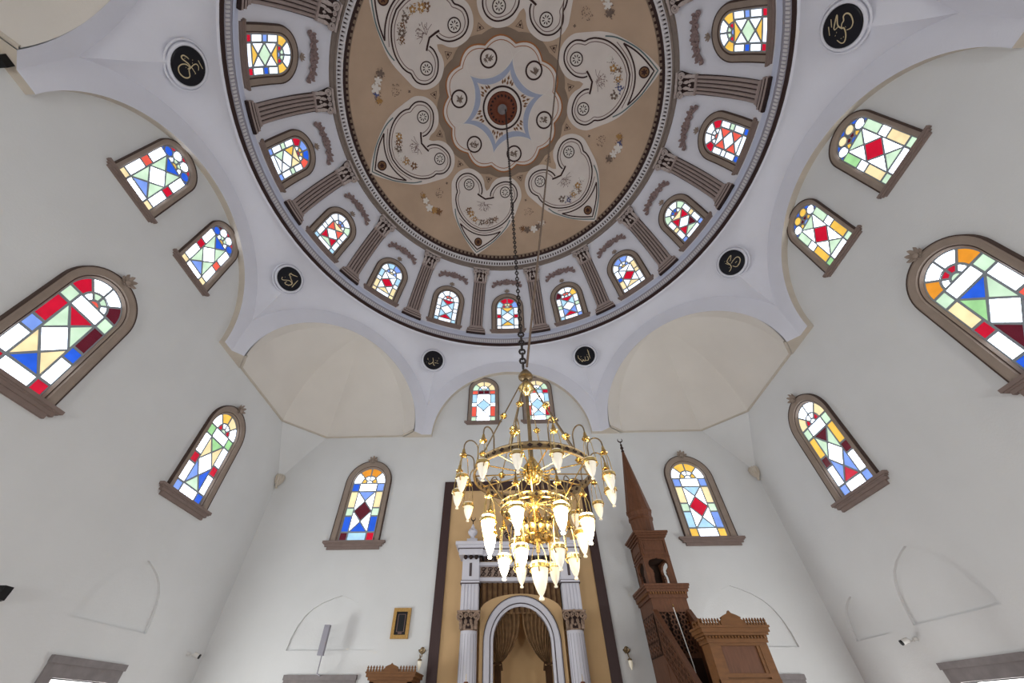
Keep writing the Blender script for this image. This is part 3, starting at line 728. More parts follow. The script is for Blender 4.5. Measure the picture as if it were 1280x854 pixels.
def refine(poly, mx):
    out = []
    for i in range(len(poly)):
        a, b = poly[i], poly[(i + 1) % len(poly)]; l = hypot(b[0] - a[0], b[1] - a[1]); k = max(1, int(l / mx + 0.5))
        out += [(a[0] + (b[0] - a[0]) * j / k, a[1] + (b[1] - a[1]) * j / k) for j in range(k)]
    return out

class WinKind:
    """shared meshes of one kind of window: panes, cames, frame, sill, leaf finial"""
    def __init__(s, fm, P, a, hs, cw, hg, sec, edges, ws, sillsteps, fin, head_r=None, holebed=False):
        s.panes = {}
        cm = MB()
        for key, poly in P.items():
            outer, inn = inset(poly, cw / 2)
            n = len(outer)
            cm.grid([[fm(x, y, hg + 0.012) for x, y in outer], [fm(x, y, hg + 0.012) for x, y in inn], [fm(x, y, hg) for x, y in inn]], closed=True)
            s.panes[key] = MB().prism(fm, inn, hg - 0.01, hg + 0.004).mesh('pane', GM['W'])
        if holebed:       # lead sheet filling the gaps between rounded panes
            cm.prism(fm, [(a * cos(pi * j / 24), hs + a * sin(pi * j / 24)) for j in range(25)], hg - 0.02, hg - 0.005)
        s.came = cm.mesh('lead_came', M['came'])
        n = 24
        path = [(-a, -0.03, -1, 0), (-a, hs / 3, -1, 0), (-a, hs * 2 / 3, -1, 0)] + [(a * cos(t), hs + a * sin(t), cos(t), sin(t)) for t in [pi - pi * i / n for i in range(n + 1)]] + [(a, hs * 2 / 3, 1, 0), (a, hs / 3, 1, 0), (a, -0.03, 1, 0)]
        s.frame = MB().sweep(fm, path, sec).mesh('window_frame', M['frame'], 30)
        e = MB()
        for se in edges: e.sweep(fm, path, se)
        s.edge = e.mesh('frame_edge', M['frame_dk'], 30)
        sl = MB(); sl.fbox(fm, -a - 0.01, a + 0.01, -0.05, 0.0, hg, hg + 0.02, 2)
        for (wd, v0, v1, h) in sillsteps: sl.fbox(fm, -wd, wd, v0, v1, -0.02, h, 4)
        s.sill = sl.mesh('window_sill', M['sill'])
        s.fin = None
        if fin:
            fu, fv, fs = fin; mb = MB()
            for i in range(5):
                t = R(90 + (i - 2) * 42)
                fl = lambda u, v, h, t=t: fm(fu + u * sin(t) + v * cos(t), fv - u * cos(t) + v * sin(t), h)
                leaf(mb, fl, 0, 0, 0.16 * fs, 0.05 * fs, 0.07, 0.05 * fs)
            for i in range(4):
                t = R(-90 + (i - 1.5) * 50); fl = lambda u, v, h, t=t: fm(fu + u * sin(t) + v * cos(t), fv - u * cos(t) + v * sin(t), h)
                leaf(mb, fl, 0, 0, 0.10 * fs, 0.04 * fs, 0.07, 0.03 * fs)
            mb.add([fm(fu + 0.05 * fs * cos(2 * pi * i / 8), fv + 0.05 * fs * sin(2 * pi * i / 8), 0.10) for i in range(8)] + [fm(fu, fv, 0.10 + 0.06 * fs)], [(i, (i + 1) % 8, 8) for i in range(8)])
            s.fin = mb.mesh('leaf_finial', M['frame'], 50)
    def build(s, num, loc, rz, cols, label):
        r = tag(empty('window_%d' % num, loc, rz), label, kind='structure')
        for k, me in s.panes.items():
            inst('pane', me, GM[cols.get(k, 'W')], r)
        inst('lead_came', s.came, None, r)
        fr = inst('window_frame', s.frame, None, r); inst('frame_edge', s.edge, None, fr)
        inst('window_sill', s.sill, None, r)
        if s.fin: inst('leaf_finial', s.fin, None, r)
        return r

def C_(b, l, r, x, o, i, c, t=None, g=None):
    d = {}
    for k, ch in zip(('bl', 'bc', 'br'), b): d[k] = ch
    for n, ch in enumerate(l): d['l%d' % n] = ch
    for n, ch in enumerate(r): d['r%d' % n] = ch
    for k, ch in zip(('xt', 'xul', 'xur', 'xd', 'xll', 'xlr', 'xb'), x): d[k] = ch
    for n, ch in enumerate(o): d['o%d' % n] = ch
    for n, ch in enumerate(i): d['i%d' % n] = ch
    d['c'] = c
    for n, ch in enumerate(t or ''): d['t%d' % n] = ch
    for n, ch in enumerate(g or ''): d['g%d' % n] = ch
    return d

secB = [(0.0, -0.05), (0.0, -0.01), (0.025, 0.02), (0.04, 0.02), (0.055, 0.045), (0.125, 0.05), (0.14, 0.06), (0.165, 0.06)]
edB = [[(0.165, 0.0), (0.165, 0.066), (0.183, 0.066), (0.185, 0.0)], [(0.026, 0.021), (0.034, 0.026), (0.042, 0.021)]]
KB = WinKind(flat, layout(0.435, 1.45, 0.2, 0.2, (0.38, 0.2, 0.42), top=0.22), 0.435, 1.45, 0.036, -0.035, secB, edB, 0.77,
             [(0.765, -0.07, -0.02, 0.085), (0.735, -0.095, -0.07, 0.07), (0.70, -0.145, -0.095, 0.06), (0.64, -0.21, -0.145, 0.045)], (0, 2.06, 1.0))
secL = [(0.0, -0.05), (0.0, -0.01), (0.02, 0.02), (0.04, 0.03), (0.095, 0.04)]
edL = [[(0.095, 0.0), (0.095, 0.05), (0.115, 0.05), (0.117, 0.0)]]
stL = [(0.57, -0.065, -0.02, 0.055), (0.535, -0.10, -0.065, 0.045), (0.50, -0.14, -0.10, 0.03)]
KL = WinKind(flat, layout(0.375, 1.18, 0.17, 0.17, (0.4, 0.2, 0.4), head='petal'), 0.375, 1.18, 0.032, -0.03, secL, edL, 0.57, stL, None, holebed=True)
KR = WinKind(flat, layout(0.375, 1.18, 0.17, 0.17, (0.42, 0.2, 0.38), head='petal'), 0.375, 1.18, 0.032, -0.03, secL, edL, 0.57, stL, None, holebed=True)
KF = WinKind(flat, layout(0.375, 1.18, 0.17, 0.16, (0.44, 0.16, 0.40), top=0.15, row4=True), 0.375, 1.18, 0.032, -0.03, secL, edL, 0.57, stL, None)

wn = 0
def wall_window(K, side, u, z, cols, label):
    global wn
    wn += 1; loc, rz = on_wall(side, u, z); K.build(wn, loc, rz, cols, label)
wall_window(KB, 'left', 0.18, 4.73, C_('RWR', 'WbR', 'WBM', 'RGGWyyB', 'RWWM', 'WGGW', 'r', 'GWG'), 'large arched stained glass window, middle of the side wall left of the mihrab')
wall_window(KB, 'left', 3.88, 4.73, C_('bWB', 'WRW', 'WRW', 'gyyWbBG', 'WYyW', 'RWWR', 'G', 'gWg'), 'arched stained glass window nearest the corner on the left side wall')
wall_window(KB, 'back', -3.92, 4.73, C_('McR', 'BGy', 'BGy', 'bWWMWWB', 'WOOW', 'YWWY', 'W', 'BWb'), 'arched stained glass window with dark maroon diamond on the mihrab wall')
wall_window(KB, 'back', 4.67, 4.73, C_('YWY', 'cGy', 'bGy', 'cWWRWWc', 'WYYW', 'YWWY', 'W', 'bWb'), 'arched stained glass window with red diamond on the mihrab wall')
wall_window(KB, 'right', -3.92, 4.73, C_('bWb', 'WMY', 'WMY', 'MGGWbbR', 'yWWy', 'RWWR', 'W', 'GWG'), 'arched stained glass window nearest the corner on the right side wall')
wall_window(KB, 'right', -0.15, 4.73, C_('BWB', 'WRy', 'WrW', 'BgGWMRW', 'OWWO', 'WRRW', 'G', 'GWG'), 'large arched stained glass window, middle of the right side wall')
pal = C_('yWy', 'WRW', 'WRW', 'BGGWGGb', 'BWWB', 'WGGW', 'Y', g='BRRRB')
p1 = dict(pal); p1['l1'] = 'r'; p2 = dict(pal); p2['r1'] = 'r'; p2['g1'] = 'M'
wall_window(KL, 'left', -0.81, 8.10, p1, 'small lunette window with blue petals, farther from the mihrab on the left wall')
wall_window(KL, 'left', 0.87, 8.10, p2, 'small lunette window with blue petals, nearer the mihrab on the left wall')
p3 = C_('GWG', 'yWg', 'yWG', 'GWWRWWG', 'WyyW', 'YMMY', 'B', g='BBBBB'); p4 = C_('gWG', 'YWG', 'YWG', 'GWWRWWG', 'WYYW', 'YMMY', 'b', g='BBBBB')
wall_window(KR, 'right', 0.79, 8.08, p3, 'small lunette window with red diamond and cream side panes, right wall')
wall_window(KR, 'right', -0.86, 8.08, p4, 'small lunette window with red diamond and yellow side panes, right wall')
wall_window(KF, 'back', -0.85, 8.10, C_('GWG', 'rWc', 'rWc', 'WWWcWWW', 'Gyyy', 'cWWc', 'G', 'rMMr'), 'small lunette window above the mihrab, left of the pair')
wall_window(KF, 'back', 0.87, 8.10, C_('GWG', 'rWc', 'Ryc', 'WWWcWWc', 'yyyG', 'cWWc', 'G', 'rrcR'), 'small lunette window behind the chandelier top, right of the pair')

fmD, oD = drum(13.75)
secD = [(0.0, 0.0), (0.0, 0.016), (0.03, 0.022), (0.05, 0.036), (0.14, 0.04), (0.155, 0.046), (0.172, 0.046)]
edD = [[(0.172, 0.0), (0.172, 0.052), (0.196, 0.052), (0.197, 0.0)], [(0.026, 0.024), (0.04, 0.034), (0.052, 0.038)]]
stD = [(0.65, -0.08, -0.035, 0.05), (0.63, -0.12, -0.08, 0.04), (0.60, -0.18, -0.12, 0.03)]
Pd = {k: refine(v, 0.2) for k, v in layout(0.39, 0.89, 0.14, 0.16, (0.42, 0.2, 0.38)).items()}
KD = WinKind(fmD, Pd, 0.39, 0.89, 0.04, 0.012, secD, edD, 0.65, stD, (0, 1.53, 0.7))
DW = {0: ('WWW', 'WRW', 'WRW', 'YccWccY', 'cRRb', 'RyyR', 'G', 'facing, over the chandelier chain, with two red side squares'),
      1: ('cWb', 'WGW', 'WGW', 'RccWbbR', 'MWWY', 'WrrW', 'W', 'with red lower triangle and yellow corner pane'),
      2: ('WWW', 'yBW', 'Wyy', 'WWWRWWy', 'WbbW', 'bWWb', 'Y', 'with red diamond under a blue and white fan'),
      3: ('bWb', 'WyW', 'WyW', 'yRRWRMG', 'GWWG', 'WBBW', 'R', 'with four red triangles and green fan ends'),
      4: ('BWB', 'WWW', 'WGW', 'WrrWrrW', 'RWWR', 'WWWW', 'r', 'with salmon triangles and blue corner squares'),
      5: ('RWR', 'WBW', 'WbW', 'YWWGWWY', 'YWWY', 'RGGR', 'b', 'with green diamond, on the side of the right wall'),
      -1: ('cWc', 'WWW', 'WWW', 'RccWccR', 'WWWW', 'WrrW', 'W', 'with red lower triangle and clear side panes'),
      -2: ('yWy', 'yWc', 'yWc', 'WWWRWWy', 'WcbW', 'bWWb', 'y', 'with red diamond over cream glass'),
      -3: ('cWc', 'WWW', 'WWW', 'yrrWRRG', 'WWWG', 'WbbW', 'r', 'with red and salmon triangles and sky blue corners'),
      -4: ('bWb', 'WGW', 'WGW', 'yYyWGWW', 'RbBr', 'WYYW', 'R', 'with yellow triangles under a blue and red fan'),
      -5: ('RWR', 'WbW', 'WBW', 'YWWGWWY', 'YWWY', 'RGGR', 'b', 'with green diamond, on the side of the left wall')}
for k, (b, l, r, x, o, i, c, txt) in DW.items():
    wn += 1; az = 22.5 * k
    cols = {key: ('H' if v == 'W' else v) for key, v in C_(b, l, r, x, o, i, c).items()}     # high panes glow dimmer so their lead lines stay visible
    KD.build(wn, rot_pt(oD, az), -R(az), cols, 'arched stained glass window of the dome drum ' + txt)

# ground floor windows with stone surrounds (only their heads reach into the view)
for side in ground:
    for u, hw in ground[side]:
        wn += 1; loc, rz = on_wall(side, u, 0)
        r = tag(empty('window_%d' % wn, loc, rz), 'tall ground floor window with a grey stone surround, ' + dict(back='mihrab wall', left='left wall', right='right wall', rear='rear wall')[side] + (', mid wall' if abs(u) < 1 else ((', near the mihrab' if (u > 0) == (side == 'left') else ', far from the mihrab') if side in ('left', 'right') else (', on its left' if u < 0 else ', on its right'))), kind='structure')
        fr = MB()
        fr.fbox(flat, -hw, hw, 2.02, 2.17, -0.2, 0.035, 3); fr.fbox(flat, -hw - 0.01, hw + 0.01, 2.17, 2.25, -0.01, 0.06, 3)
        fr.fbox(flat, -hw, -hw + 0.18, 0.75, 2.02, -0.2, 0.035); fr.fbox(flat, hw - 0.18, hw, 0.75, 2.02, -0.2, 0.035); fr.fbox(flat, -hw, hw, 0.62, 0.75, -0.2, 0.06)
        fr.obj('stone_surround', M['stone'], r)
        MB().fbox(flat, -hw + 0.18, hw - 0.18, 0.75, 2.02, -0.24, -0.22).obj('pane', M['daypane'], r)

# ------------------------------------------------------------------ calligraphy roundels on the pendentives
ROUND = {
 22.5: ('round black calligraphy roundel right of the small lunette windows', [[(0.33, 0.43), (0.34, 0.03), (0.34, -0.36)], [(-0.5, 0.16), (-0.51, -0.06), (-0.39, -0.24), (-0.29, -0.44), (-0.2, -0.3), (-0.13, -0.43), (-0.05, -0.4), (0.0, -0.08)], [(-0.05, -0.4), (0.17, -0.44), (0.21, -0.29), (0.16, -0.08)], [(-0.34, -0.01), (-0.26, 0.0)]]),
 -22.5: ('round black calligraphy roundel left of the small lunette windows', [[(-0.08, 0.16), (0.01, -0.18), (-0.23, -0.42), (-0.32, -0.32)], [(0.01, -0.18), (0.08, -0.38), (0.21, -0.43)], [(0.14, -0.2), (0.45, -0.2)], [(0.28, -0.08), (0.35, 0.05)], [(-0.46, 0.03), (-0.41, -0.12)]]),
 67.5: ('black roundel with looped gold script above the right squinch', [[(-0.46, -0.33), (-0.3, -0.3), (-0.17, -0.2), (-0.12, -0.02), (-0.11, 0.24), (0.3, 0.33), (0.03, 0.1)], [(-0.04, -0.05), (0.35, 0.0), (0.5, -0.11), (0.46, -0.3), (0.24, -0.44), (0.02, -0.44), (-0.08, -0.23)], [(-0.25, 0.23), (-0.17, 0.0)], [(0.14, -0.22), (0.28, -0.22)]]),
 -67.5: ('black roundel with angular gold script above the left squinch', [[(-0.41, -0.27), (-0.3, -0.41), (0.05, -0.12), (0.29, -0.17), (0.2, -0.38), (0.01, -0.47), (-0.07, -0.42), (-0.02, -0.28)], [(0.31, -0.11), (-0.22, 0.21), (0.0, 0.35), (0.24, 0.47)], [(0.42, -0.33), (0.41, -0.07), (0.41, 0.3)]]),
 112.5: ('black calligraphy roundel over the right wall, farther from the mihrab', [[(-0.44, 0.09), (-0.55, -0.08), (-0.53, -0.2), (-0.37, -0.24), (-0.17, -0.2), (-0.02, -0.11), (-0.02, -0.02), (0.11, 0.15), (0.46, 0.23), (0.07, 0.28), (-0.03, 0.27), (-0.05, 0.22), (0.06, 0.11)], [(-0.02, -0.02), (0.13, -0.01), (0.24, -0.06), (0.38, -0.03), (0.47, -0.11), (0.44, -0.25), (0.31, -0.36), (0.13, -0.43), (-0.04, -0.38), (-0.1, -0.23)], [(0.33, 0.45), (0.04, 0.38)], [(0.07, 0.51), (-0.25, 0.42)]]),
 -112.5: ('black calligraphy roundel over the left wall, farther from the mihrab', [[(0.03, 0.06), (-0.14, -0.04), (-0.31, -0.26), (-0.41, -0.29), (-0.45, -0.18), (-0.37, -0.04), (-0.31, 0.02)], [(0.07, -0.11), (-0.01, -0.01), (-0.12, -0.17), (-0.1, -0.38), (0.02, -0.51), (0.21, -0.5), (0.37, -0.35), (0.41, -0.18), (0.34, -0.06), (0.1, -0.05), (0.01, 0.06), (-0.09, 0.19), (-0.12, 0.33), (-0.02, 0.41), (0.13, 0.38)], [(0.01, 0.09), (0.25, 0.23)], [(-0.26, 0.44), (0.07, 0.6)]])}
for az, (lb, strokes) in ROUND.items():
    # disc lies in the tangent plane of the pendentive
    d = Vector((0, -0.41, 1.0)).normalized(); nrm = Vector((0, -d.z, d.y))
    ra, rc, zc = {22.5: (23.4, 6.169, 9.92), -22.5: (-23.6, 6.177, 9.90), 67.5: (68.6, 6.18, 9.89), -67.5: (-68.4, 6.203, 9.83), 112.5: (112.9, 6.203, 9.83), -112.5: (-111.85, 6.157, 9.95)}[az]
    r = tag(empty('calligraphy_roundel', rot_pt((0, rc, zc), ra), -R(az)), lb, 'roundel', 'calligraphy roundels under the dome')
    fm = lambda u, v, h: tuple(Vector((u, 0, 0)) + d * v + nrm * h)
    dm = MB()
    rows = [[fm(rr * cos(2 * pi * j / 40), rr * sin(2 * pi * j / 40), h) for j in range(40)] for rr, h in ((0.315, -0.05), (0.315, 0.035), (0.30, 0.045))]
    dm.grid(rows, closed=True); dm.add([fm(0.30 * cos(2 * pi * j / 40), 0.30 * sin(2 * pi * j / 40), 0.045) for j in range(40)], [tuple(range(40))])
    dm.obj('disc', M['disc'], r, smooth=40)
    rim = MB(); rim.tube([fm(0.345 * cos(2 * pi * j / 40), 0.345 * sin(2 * pi * j / 40), 0.01) for j in range(40)], 0.03, 8, closed=True)
    rim.tube([fm(0.41 * cos(2 * pi * j / 40), 0.41 * sin(2 * pi * j / 40), -0.005) for j in range(40)], 0.018, 8, closed=True)
    rim.obj('plaster_rim', M['plaster_cool'], r, smooth=60)
    sc = MB()
    for st in strokes:
        p = catmull(st, 5) if len(st) > 2 else st; n = len(p)
        L_ = []; R2 = []
        for i in range(n):
            a, b = p[max(i - 1, 0)], p[min(i + 1, n - 1)]; dx, dy = b[0] - a[0], b[1] - a[1]; l = hypot(dx, dy) or 1
            wd = 0.0095 * (0.55 + 0.6 * sin(pi * (0.1 + 0.85 * i / max(n - 1, 1))))
            nx, ny = -dy / l * wd, dx / l * wd; q = (p[i][0] * 0.41, p[i][1] * 0.41)
            L_.append(fm(q[0] + nx, q[1] + ny, 0.052)); R2.append(fm(q[0] - nx, q[1] - ny, 0.052))
        sc.grid([L_, R2]); sc.obj('script_stroke', M['gold'], r); sc = MB()
    rs = random.Random(int(az * 10))
    for i in range(6):   # small vowel marks
        u, v = rs.uniform(-0.2, 0.2), rs.uniform(-0.2, 0.2); b = rs.uniform(0, pi); l = 0.014
        sc.add([fm(u + l * cos(b), v + l * sin(b), 0.05), fm(u - 0.005 * sin(b), v + 0.005 * cos(b), 0.05), fm(u - l * cos(b), v - l * sin(b), 0.05), fm(u + 0.005 * sin(b), v - 0.005 * cos(b), 0.05)], [(0, 1, 2, 3)])
    tag(sc.obj('vowel_mark', M['gold'], r), kind='stuff')

# ------------------------------------------------------------------ chandelier
CX = 0.125
ch = tag(empty('chandelier', (CX, 0, 2.2)), 'tiered brass chandelier with frosted glass lamps hanging under the dome', 'chandelier')
z_ = lambda z: z - 2.2
mb = MB(); mb.tube([(0, 0, z_(4.45)), (0, 0, z_(3.3))], 0.02, 10); mb.tube([(0, 0, z_(3.3)), (0, 0, z_(2.55))], 0.016, 10); mb.obj('centre_rod', M['brass_dk'], ch, 50)
MB().lathe([(0.0, 0.10), (0.03, 0.09), (0.05, 0.06), (0.07, 0.03), (0.085, 0.0), (0.08, -0.02), (0.05, -0.03), (0.03, -0.05)], 24, (0, 0, z_(4.38))).obj('canopy', M['brass_dk'], ch, 50)
MB().lathe([(0.02, 0.06), (0.06, 0.04), (0.09, 0.0), (0.085, -0.03), (0.05, -0.06), (0.025, -0.11), (0.0, -0.15)], 24, (0, 0, z_(4.22))).obj('bell_cup', M['brass'], ch, 50)
mb = MB()
for i in range(16):
    a = 2 * pi * i / 16
    mb.tube([(0.082 * cos(a) * sin(t), 0.082 * sin(a) * sin(t), z_(3.22) + 0.10 * cos(t)) for t in [0.35 + (pi - 0.7) * j / 8 for j in range(9)]], 0.014, 5)
mb.obj('hub_ribs', M['brass'], ch, 50)
MB().lathe([(0.02, 0.16), (0.05, 0.11), (0.07, 0.04), (0.075, -0.03), (0.05, -0.09), (0.0, -0.11)], 20, (0, 0, z_(3.22))).obj('hub', M['brass'], ch, 50)
MB().lathe([(0.016, 0.12), (0.035, 0.08), (0.05, 0.03), (0.035, -0.03), (0.02, -0.06), (0.03, -0.10), (0.016, -0.16)], 16, (0, 0, z_(2.93))).obj('lower_hub', M['brass'], ch, 50)

def ring_band(r, z, ht, th, material, name, nstud):
    mb = MB(); mb.lathe([(r - th, ht / 2), (r, ht / 2), (r + 0.006, ht / 2 - 0.008), (r, ht / 2 - 0.016), (r, -ht / 2 + 0.016), (r + 0.006, -ht / 2 + 0.008), (r, -ht / 2), (r - th, -ht / 2), (r - th, ht / 2)], 64, (0, 0, z_(z)))
    o = mb.obj(name, material, ch, 40)
    st = MB()
    for i in range(nstud):
        a = 2 * pi * i / nstud
        for rr in (r + 0.002, r - th - 0.002):
            st.add([((rr) * cos(a + d), rr * sin(a + d), z_(z) + e) for d, e in ((0.05, 0), (0, ht * 0.28), (-0.05, 0), (0, -ht * 0.28))], [(0, 1, 2, 3)])
    st.obj('pierced_pattern', M['cap_dk'], o)['kind'] = 'stuff'
    return o
ring_band(0.545, 3.2, 0.07, 0.014, M['brass_dk'], 'upper_ring', 42)
ring_band(0.30, 2.90, 0.06, 0.012, M['brass'], 'middle_ring', 24)
ring_band(0.13, 2.70, 0.09, 0.012, M['brass'], 'lower_ring', 12)
for i in range(14):
    a = 2 * pi * (i + 0.0) / 14
    MB().tube([(0.08 * cos(a), 0.08 * sin(a), z_(3.21)), (0.535 * cos(a), 0.535 * sin(a), z_(3.2))], 0.006, 6).obj('spoke', M['brass'], ch, 50)
for i in range(12):
    a = 2 * pi * (i + 0.5) / 12
    MB().tube([(0.03 * cos(a), 0.03 * sin(a), z_(2.93)), (0.29 * cos(a), 0.29 * sin(a), z_(2.9))], 0.006, 6).obj('spoke', M['brass'], ch, 50)
for i in range(6):
    a = 2 * pi * (i + 0.15) / 6; A = Vector((0.07 * cos(a), 0.07 * sin(a), z_(4.25))); B = Vector((0.53 * cos(a), 0.53 * sin(a), z_(3.24)))
    o = MB().tube([A, B], 0.007, 6).obj('suspension_rod', M['brass_dk'], ch, 50)
    for t in (0.42, 0.86):
        bd = MB(); p = A.lerp(B, t); bd.lathe([(0.0, 0.035), (0.015, 0.03), (0.04, 0.0), (0.025, -0.012), (0.03, -0.02), (0.0, -0.04)], 12, p)
        bd.obj('rod_bead', M['brass'], o, 40)
for i in range(6):
    a = 2 * pi * (i + 0.4) / 6; MB().tube([(0.29 * cos(a), 0.29 * sin(a), z_(2.88)), (0.12 * cos(a), 0.12 * sin(a), z_(2.74))], 0.005, 5).obj('link_rod', M['brass'], ch, 50)
    MB().tube([(0.53 * cos(a), 0.53 * sin(a), z_(3.17)), (0.30 * cos(a), 0.30 * sin(a), z_(2.92))], 0.005, 5).obj('link_rod', M['brass'], ch, 50)

def lamp_meshes(s=1.0, reach=0.135, rise=0.2, drop=0.0, zs=0.78):
    """local frame: origin where the hook leaves its ring, +y outwards"""
    hook = [(0, 0, -0.02), (0, 0.0, rise * 0.55)] + [(0, reach / 2 - reach / 2 * cos(t), rise * 0.55 + reach * 0.62 * sin(t)) for t in [pi * j / 10 for j in range(1, 11)]] + [(0, reach, rise * 0.30)]
    hk = MB().tube(hook, 0.0065, 6).mesh('lamp_hook', M['brass_dk'], 50)
    zc = rise * 0.30
    cp = MB(); cp.lathe([(0.004, 0.04), (0.012, 0.025), (0.016, 0.0), (0.034, -0.03), (0.03, -0.036), (0.0, -0.03)], 14, (0, reach, zc))
    ct = zc - 0.17 * s - drop
    for j in range(3):
        a = 2 * pi * j / 3 + 0.4
        cp.tube([(0.02 * cos(a), reach + 0.02 * sin(a), zc - 0.03), (0.045 * s * cos(a), reach + 0.045 * s * sin(a), zc - 0.08 * s), (0.064 * s * cos(a), reach + 0.064 * s * sin(a), ct - 0.005)], 0.0035, 4)
        cp.tube([(0.064 * s * cos(a), reach + 0.064 * s * sin(a), ct), (0.072 * s * cos(a), reach + 0.072 * s * sin(a), ct - 0.02), (0.05 * s * cos(a), reach + 0.05 * s * sin(a), ct - 0.045)], 0.005, 4)
    cpm = cp.mesh('lamp_cap', M['brass'], 50)
    cl = MB(); cl.lathe([(0.056 * s, 0.012), (0.066 * s, 0.01), (0.066 * s, -0.012), (0.056 * s, -0.016), (0.056 * s, 0.012)], 24, (0, reach, ct)); clm = cl.mesh('lamp_collar', M['brass'], 40)
    prof = [(0.05, 0.035), (0.055, 0.01), (0.053, -0.02), (0.049, -0.06), (0.041, -0.11), (0.030, -0.15), (0.019, -0.18), (0.010, -0.195), (0.010, -0.203), (0.017, -0.214), (0.015, -0.226), (0.0, -0.232)]
    gl = MB().lathe([(r * s, z * s * zs) for r, z in prof], 20, (0, reach, ct)); glm = gl.mesh('glass_shade', M['lamp_faint'], 60)
    return hk, cpm, clm, glm
LM1 = lamp_meshes(0.84, drop=0.085)
def lamp(meshes, r, z, deg, glass):
    a = R(deg)      # azimuth, 0 = towards the mihrab
    o = inst('lamp', meshes[0], None, ch, (r * sin(a), r * cos(a), z_(z)), -a)
    inst('lamp_cap', meshes[1], None, o); inst('lamp_collar', meshes[2], None, o)
    g = inst('glass_shade', meshes[3], M[glass], o)
    return o
for i in range(14): lamp(LM1, 0.545, 3.22, 180 + 360 / 14 * (i + 0.5), 'lamp_faint')
LM2 = lamp_meshes(1.0, 0.13, 0.17, 0.05, 0.85)
on2 = {0: 'lamp_on', 7: 'lamp_on', 1: 'lamp_on', 6: 'lamp_on', 2: 'lamp_on', 5: 'lamp_low', 3: 'lamp_faint', 4: 'lamp_faint'}
for i in range(8): lamp(LM2, 0.30, 2.92, 180 + 45 * (i + 0.5), on2[i])
LM3 = lamp_meshes(0.88, 0.14, 0.16, 0.10)
on3 = {0: 'lamp_low', 1: 'lamp_faint', 2: 'lamp_on', 3: 'lamp_on', 4: 'lamp_low', 5: 'lamp_faint'}
for i in range(6): lamp(LM3, 0.135, 2.72, 60 + 60 * (i + 0.5), on3[i])
bt = lamp_meshes(1.25, 0.0, 0.0)
o = empty('bottom_lamp', (0, 0, z_(2.665)), parent=ch)
mb = MB(); mb.lathe([(0.012, 0.06), (0.03, 0.03), (0.07, -0.03), (0.05, -0.045), (0.0, -0.04)], 18, (0, 0, 0)); mb.obj('lamp_cap', M['brass'], o, 50)
g = inst('glass_shade', bt[3], M['lamp_low'], o); inst('lamp_collar', bt[2], None, o); inst('lamp_wire', bt[1], None, o)

# chain from the apex and hauling rope
cb = MB(); n = 150; zt0, zt1 = 4.50, HC + RS - 0.2
for i in range(n):
    z = zt0 + (zt1 - zt0) * i / n; s = 1.0 if i > 8 else 1.5; tall = (zt1 - zt0) / n * 0.62
    ax = (1, 0) if i % 2 else (0, 1)
    cb.tube([(ax[0] * 0.022 * s * cos(t), ax[1] * 0.022 * s * cos(t), z + tall * (1 + sin(t))) for t in [2 * pi * j / 8 for j in range(8)]], 0.009 * s, 4, closed=True)
o = tag(cb.obj('chandelier_chain', M['chain'], loc=(CX - 0.02, 0, 0), smooth=60), 'long dark iron chain from the dome apex to the chandelier', 'chain')
A = Vector((CX + 0.02, -0.03, 4.5)); B = Vector((1.70, -2.85, 15.08)); rp = MB().tube([A.lerp(B, i / 12) - Vector((0, 0, 0.25 * sin(pi * i / 12) * 0.2)) for i in range(13)], 0.016, 6)
tag(rp.obj('hauling_rope', M['rope'], smooth=60), 'thin brown rope slanting from the chandelier up across the dome', 'rope')

# ------------------------------------------------------------------ mihrab
XC = 0.075
mi = tag(empty('mihrab', (XC, W, 0)), 'white columned mihrab niche with brown drapery and tan surround', 'mihrab')
for u0, u1, z0, z1, nm in ((-1.895, -1.685, 0, 6.15, 'frame_board'), (1.685, 1.895, 0, 6.15, 'frame_board'), (-1.685, 1.685, 5.91, 6.15, 'frame_board')):
    MB().fbox(flat, u0, u1, z0, z1, 0, 0.06).obj(nm, M['walnut'], mi)
# tan field with niche opening
NR, NS = 0.585, 2.73
loops = [[(-1.685, 0), (1.685, 0), (1.685, 5.91), (-1.685, 5.91)], arch_poly(NR, 0.3, NS)]
mb = MB(); pts = [p for l in loops for p in l]
mb.add([flat(x, y, 0.02) for x, y in pts], [tuple(t) for t in tessellate_polygon([[Vector((x, y, 0)) for x, y in l] for l in loops])])
mb.obj('tan_field', M['tanwall'], mi)
# tan spandrel slab carrying the arch, 12 cm proud
H1 = 0.22
sl = [(-0.86, 0)] + [(-0.86, 3.24)] + [(0.86 * sin(t), 3.24 + 0.31 * cos(t)) for t in [-pi / 2 + pi * i / 16 for i in range(1, 16)]] + [(0.86, 3.24), (0.86, 0)]
lo = [sl, arch_poly(NR, 0.3, NS)]; pts = [p for l in lo for p in l]; mb = MB()
mb.add([flat(x, y, H1) for x, y in pts], [tuple(t) for t in tessellate_polygon([[Vector((x, y, 0)) for x, y in l] for l in lo])])
mb.grid([[flat(x, y, 0.0) for x, y in sl], [flat(x, y, H1) for x, y in sl]])
mb.obj('arch_slab', M['tanwall'], mi)
n = 28
def arch_path(r): return [(-r, 0.3, -1, 0), (-r, 1.6, -1, 0)] + [(r * cos(t), NS + r * sin(t), cos(t), sin(t)) for t in [pi - pi * i / n for i in range(n + 1)]] + [(r, 1.6, 1, 0), (r, 0.3, 1, 0)]
MB().sweep(flat, arch_path(NR), [(0.0, 0.0), (0.0, H1 + 0.03), (0.045, H1 + 0.04), (0.06, H1 + 0.015), (0.07, H1 + 0.04), (0.165, H1 + 0.05), (0.185, H1 + 0.03), (0.19, H1)]).obj('arch_moulding', M['white'], mi, 25)
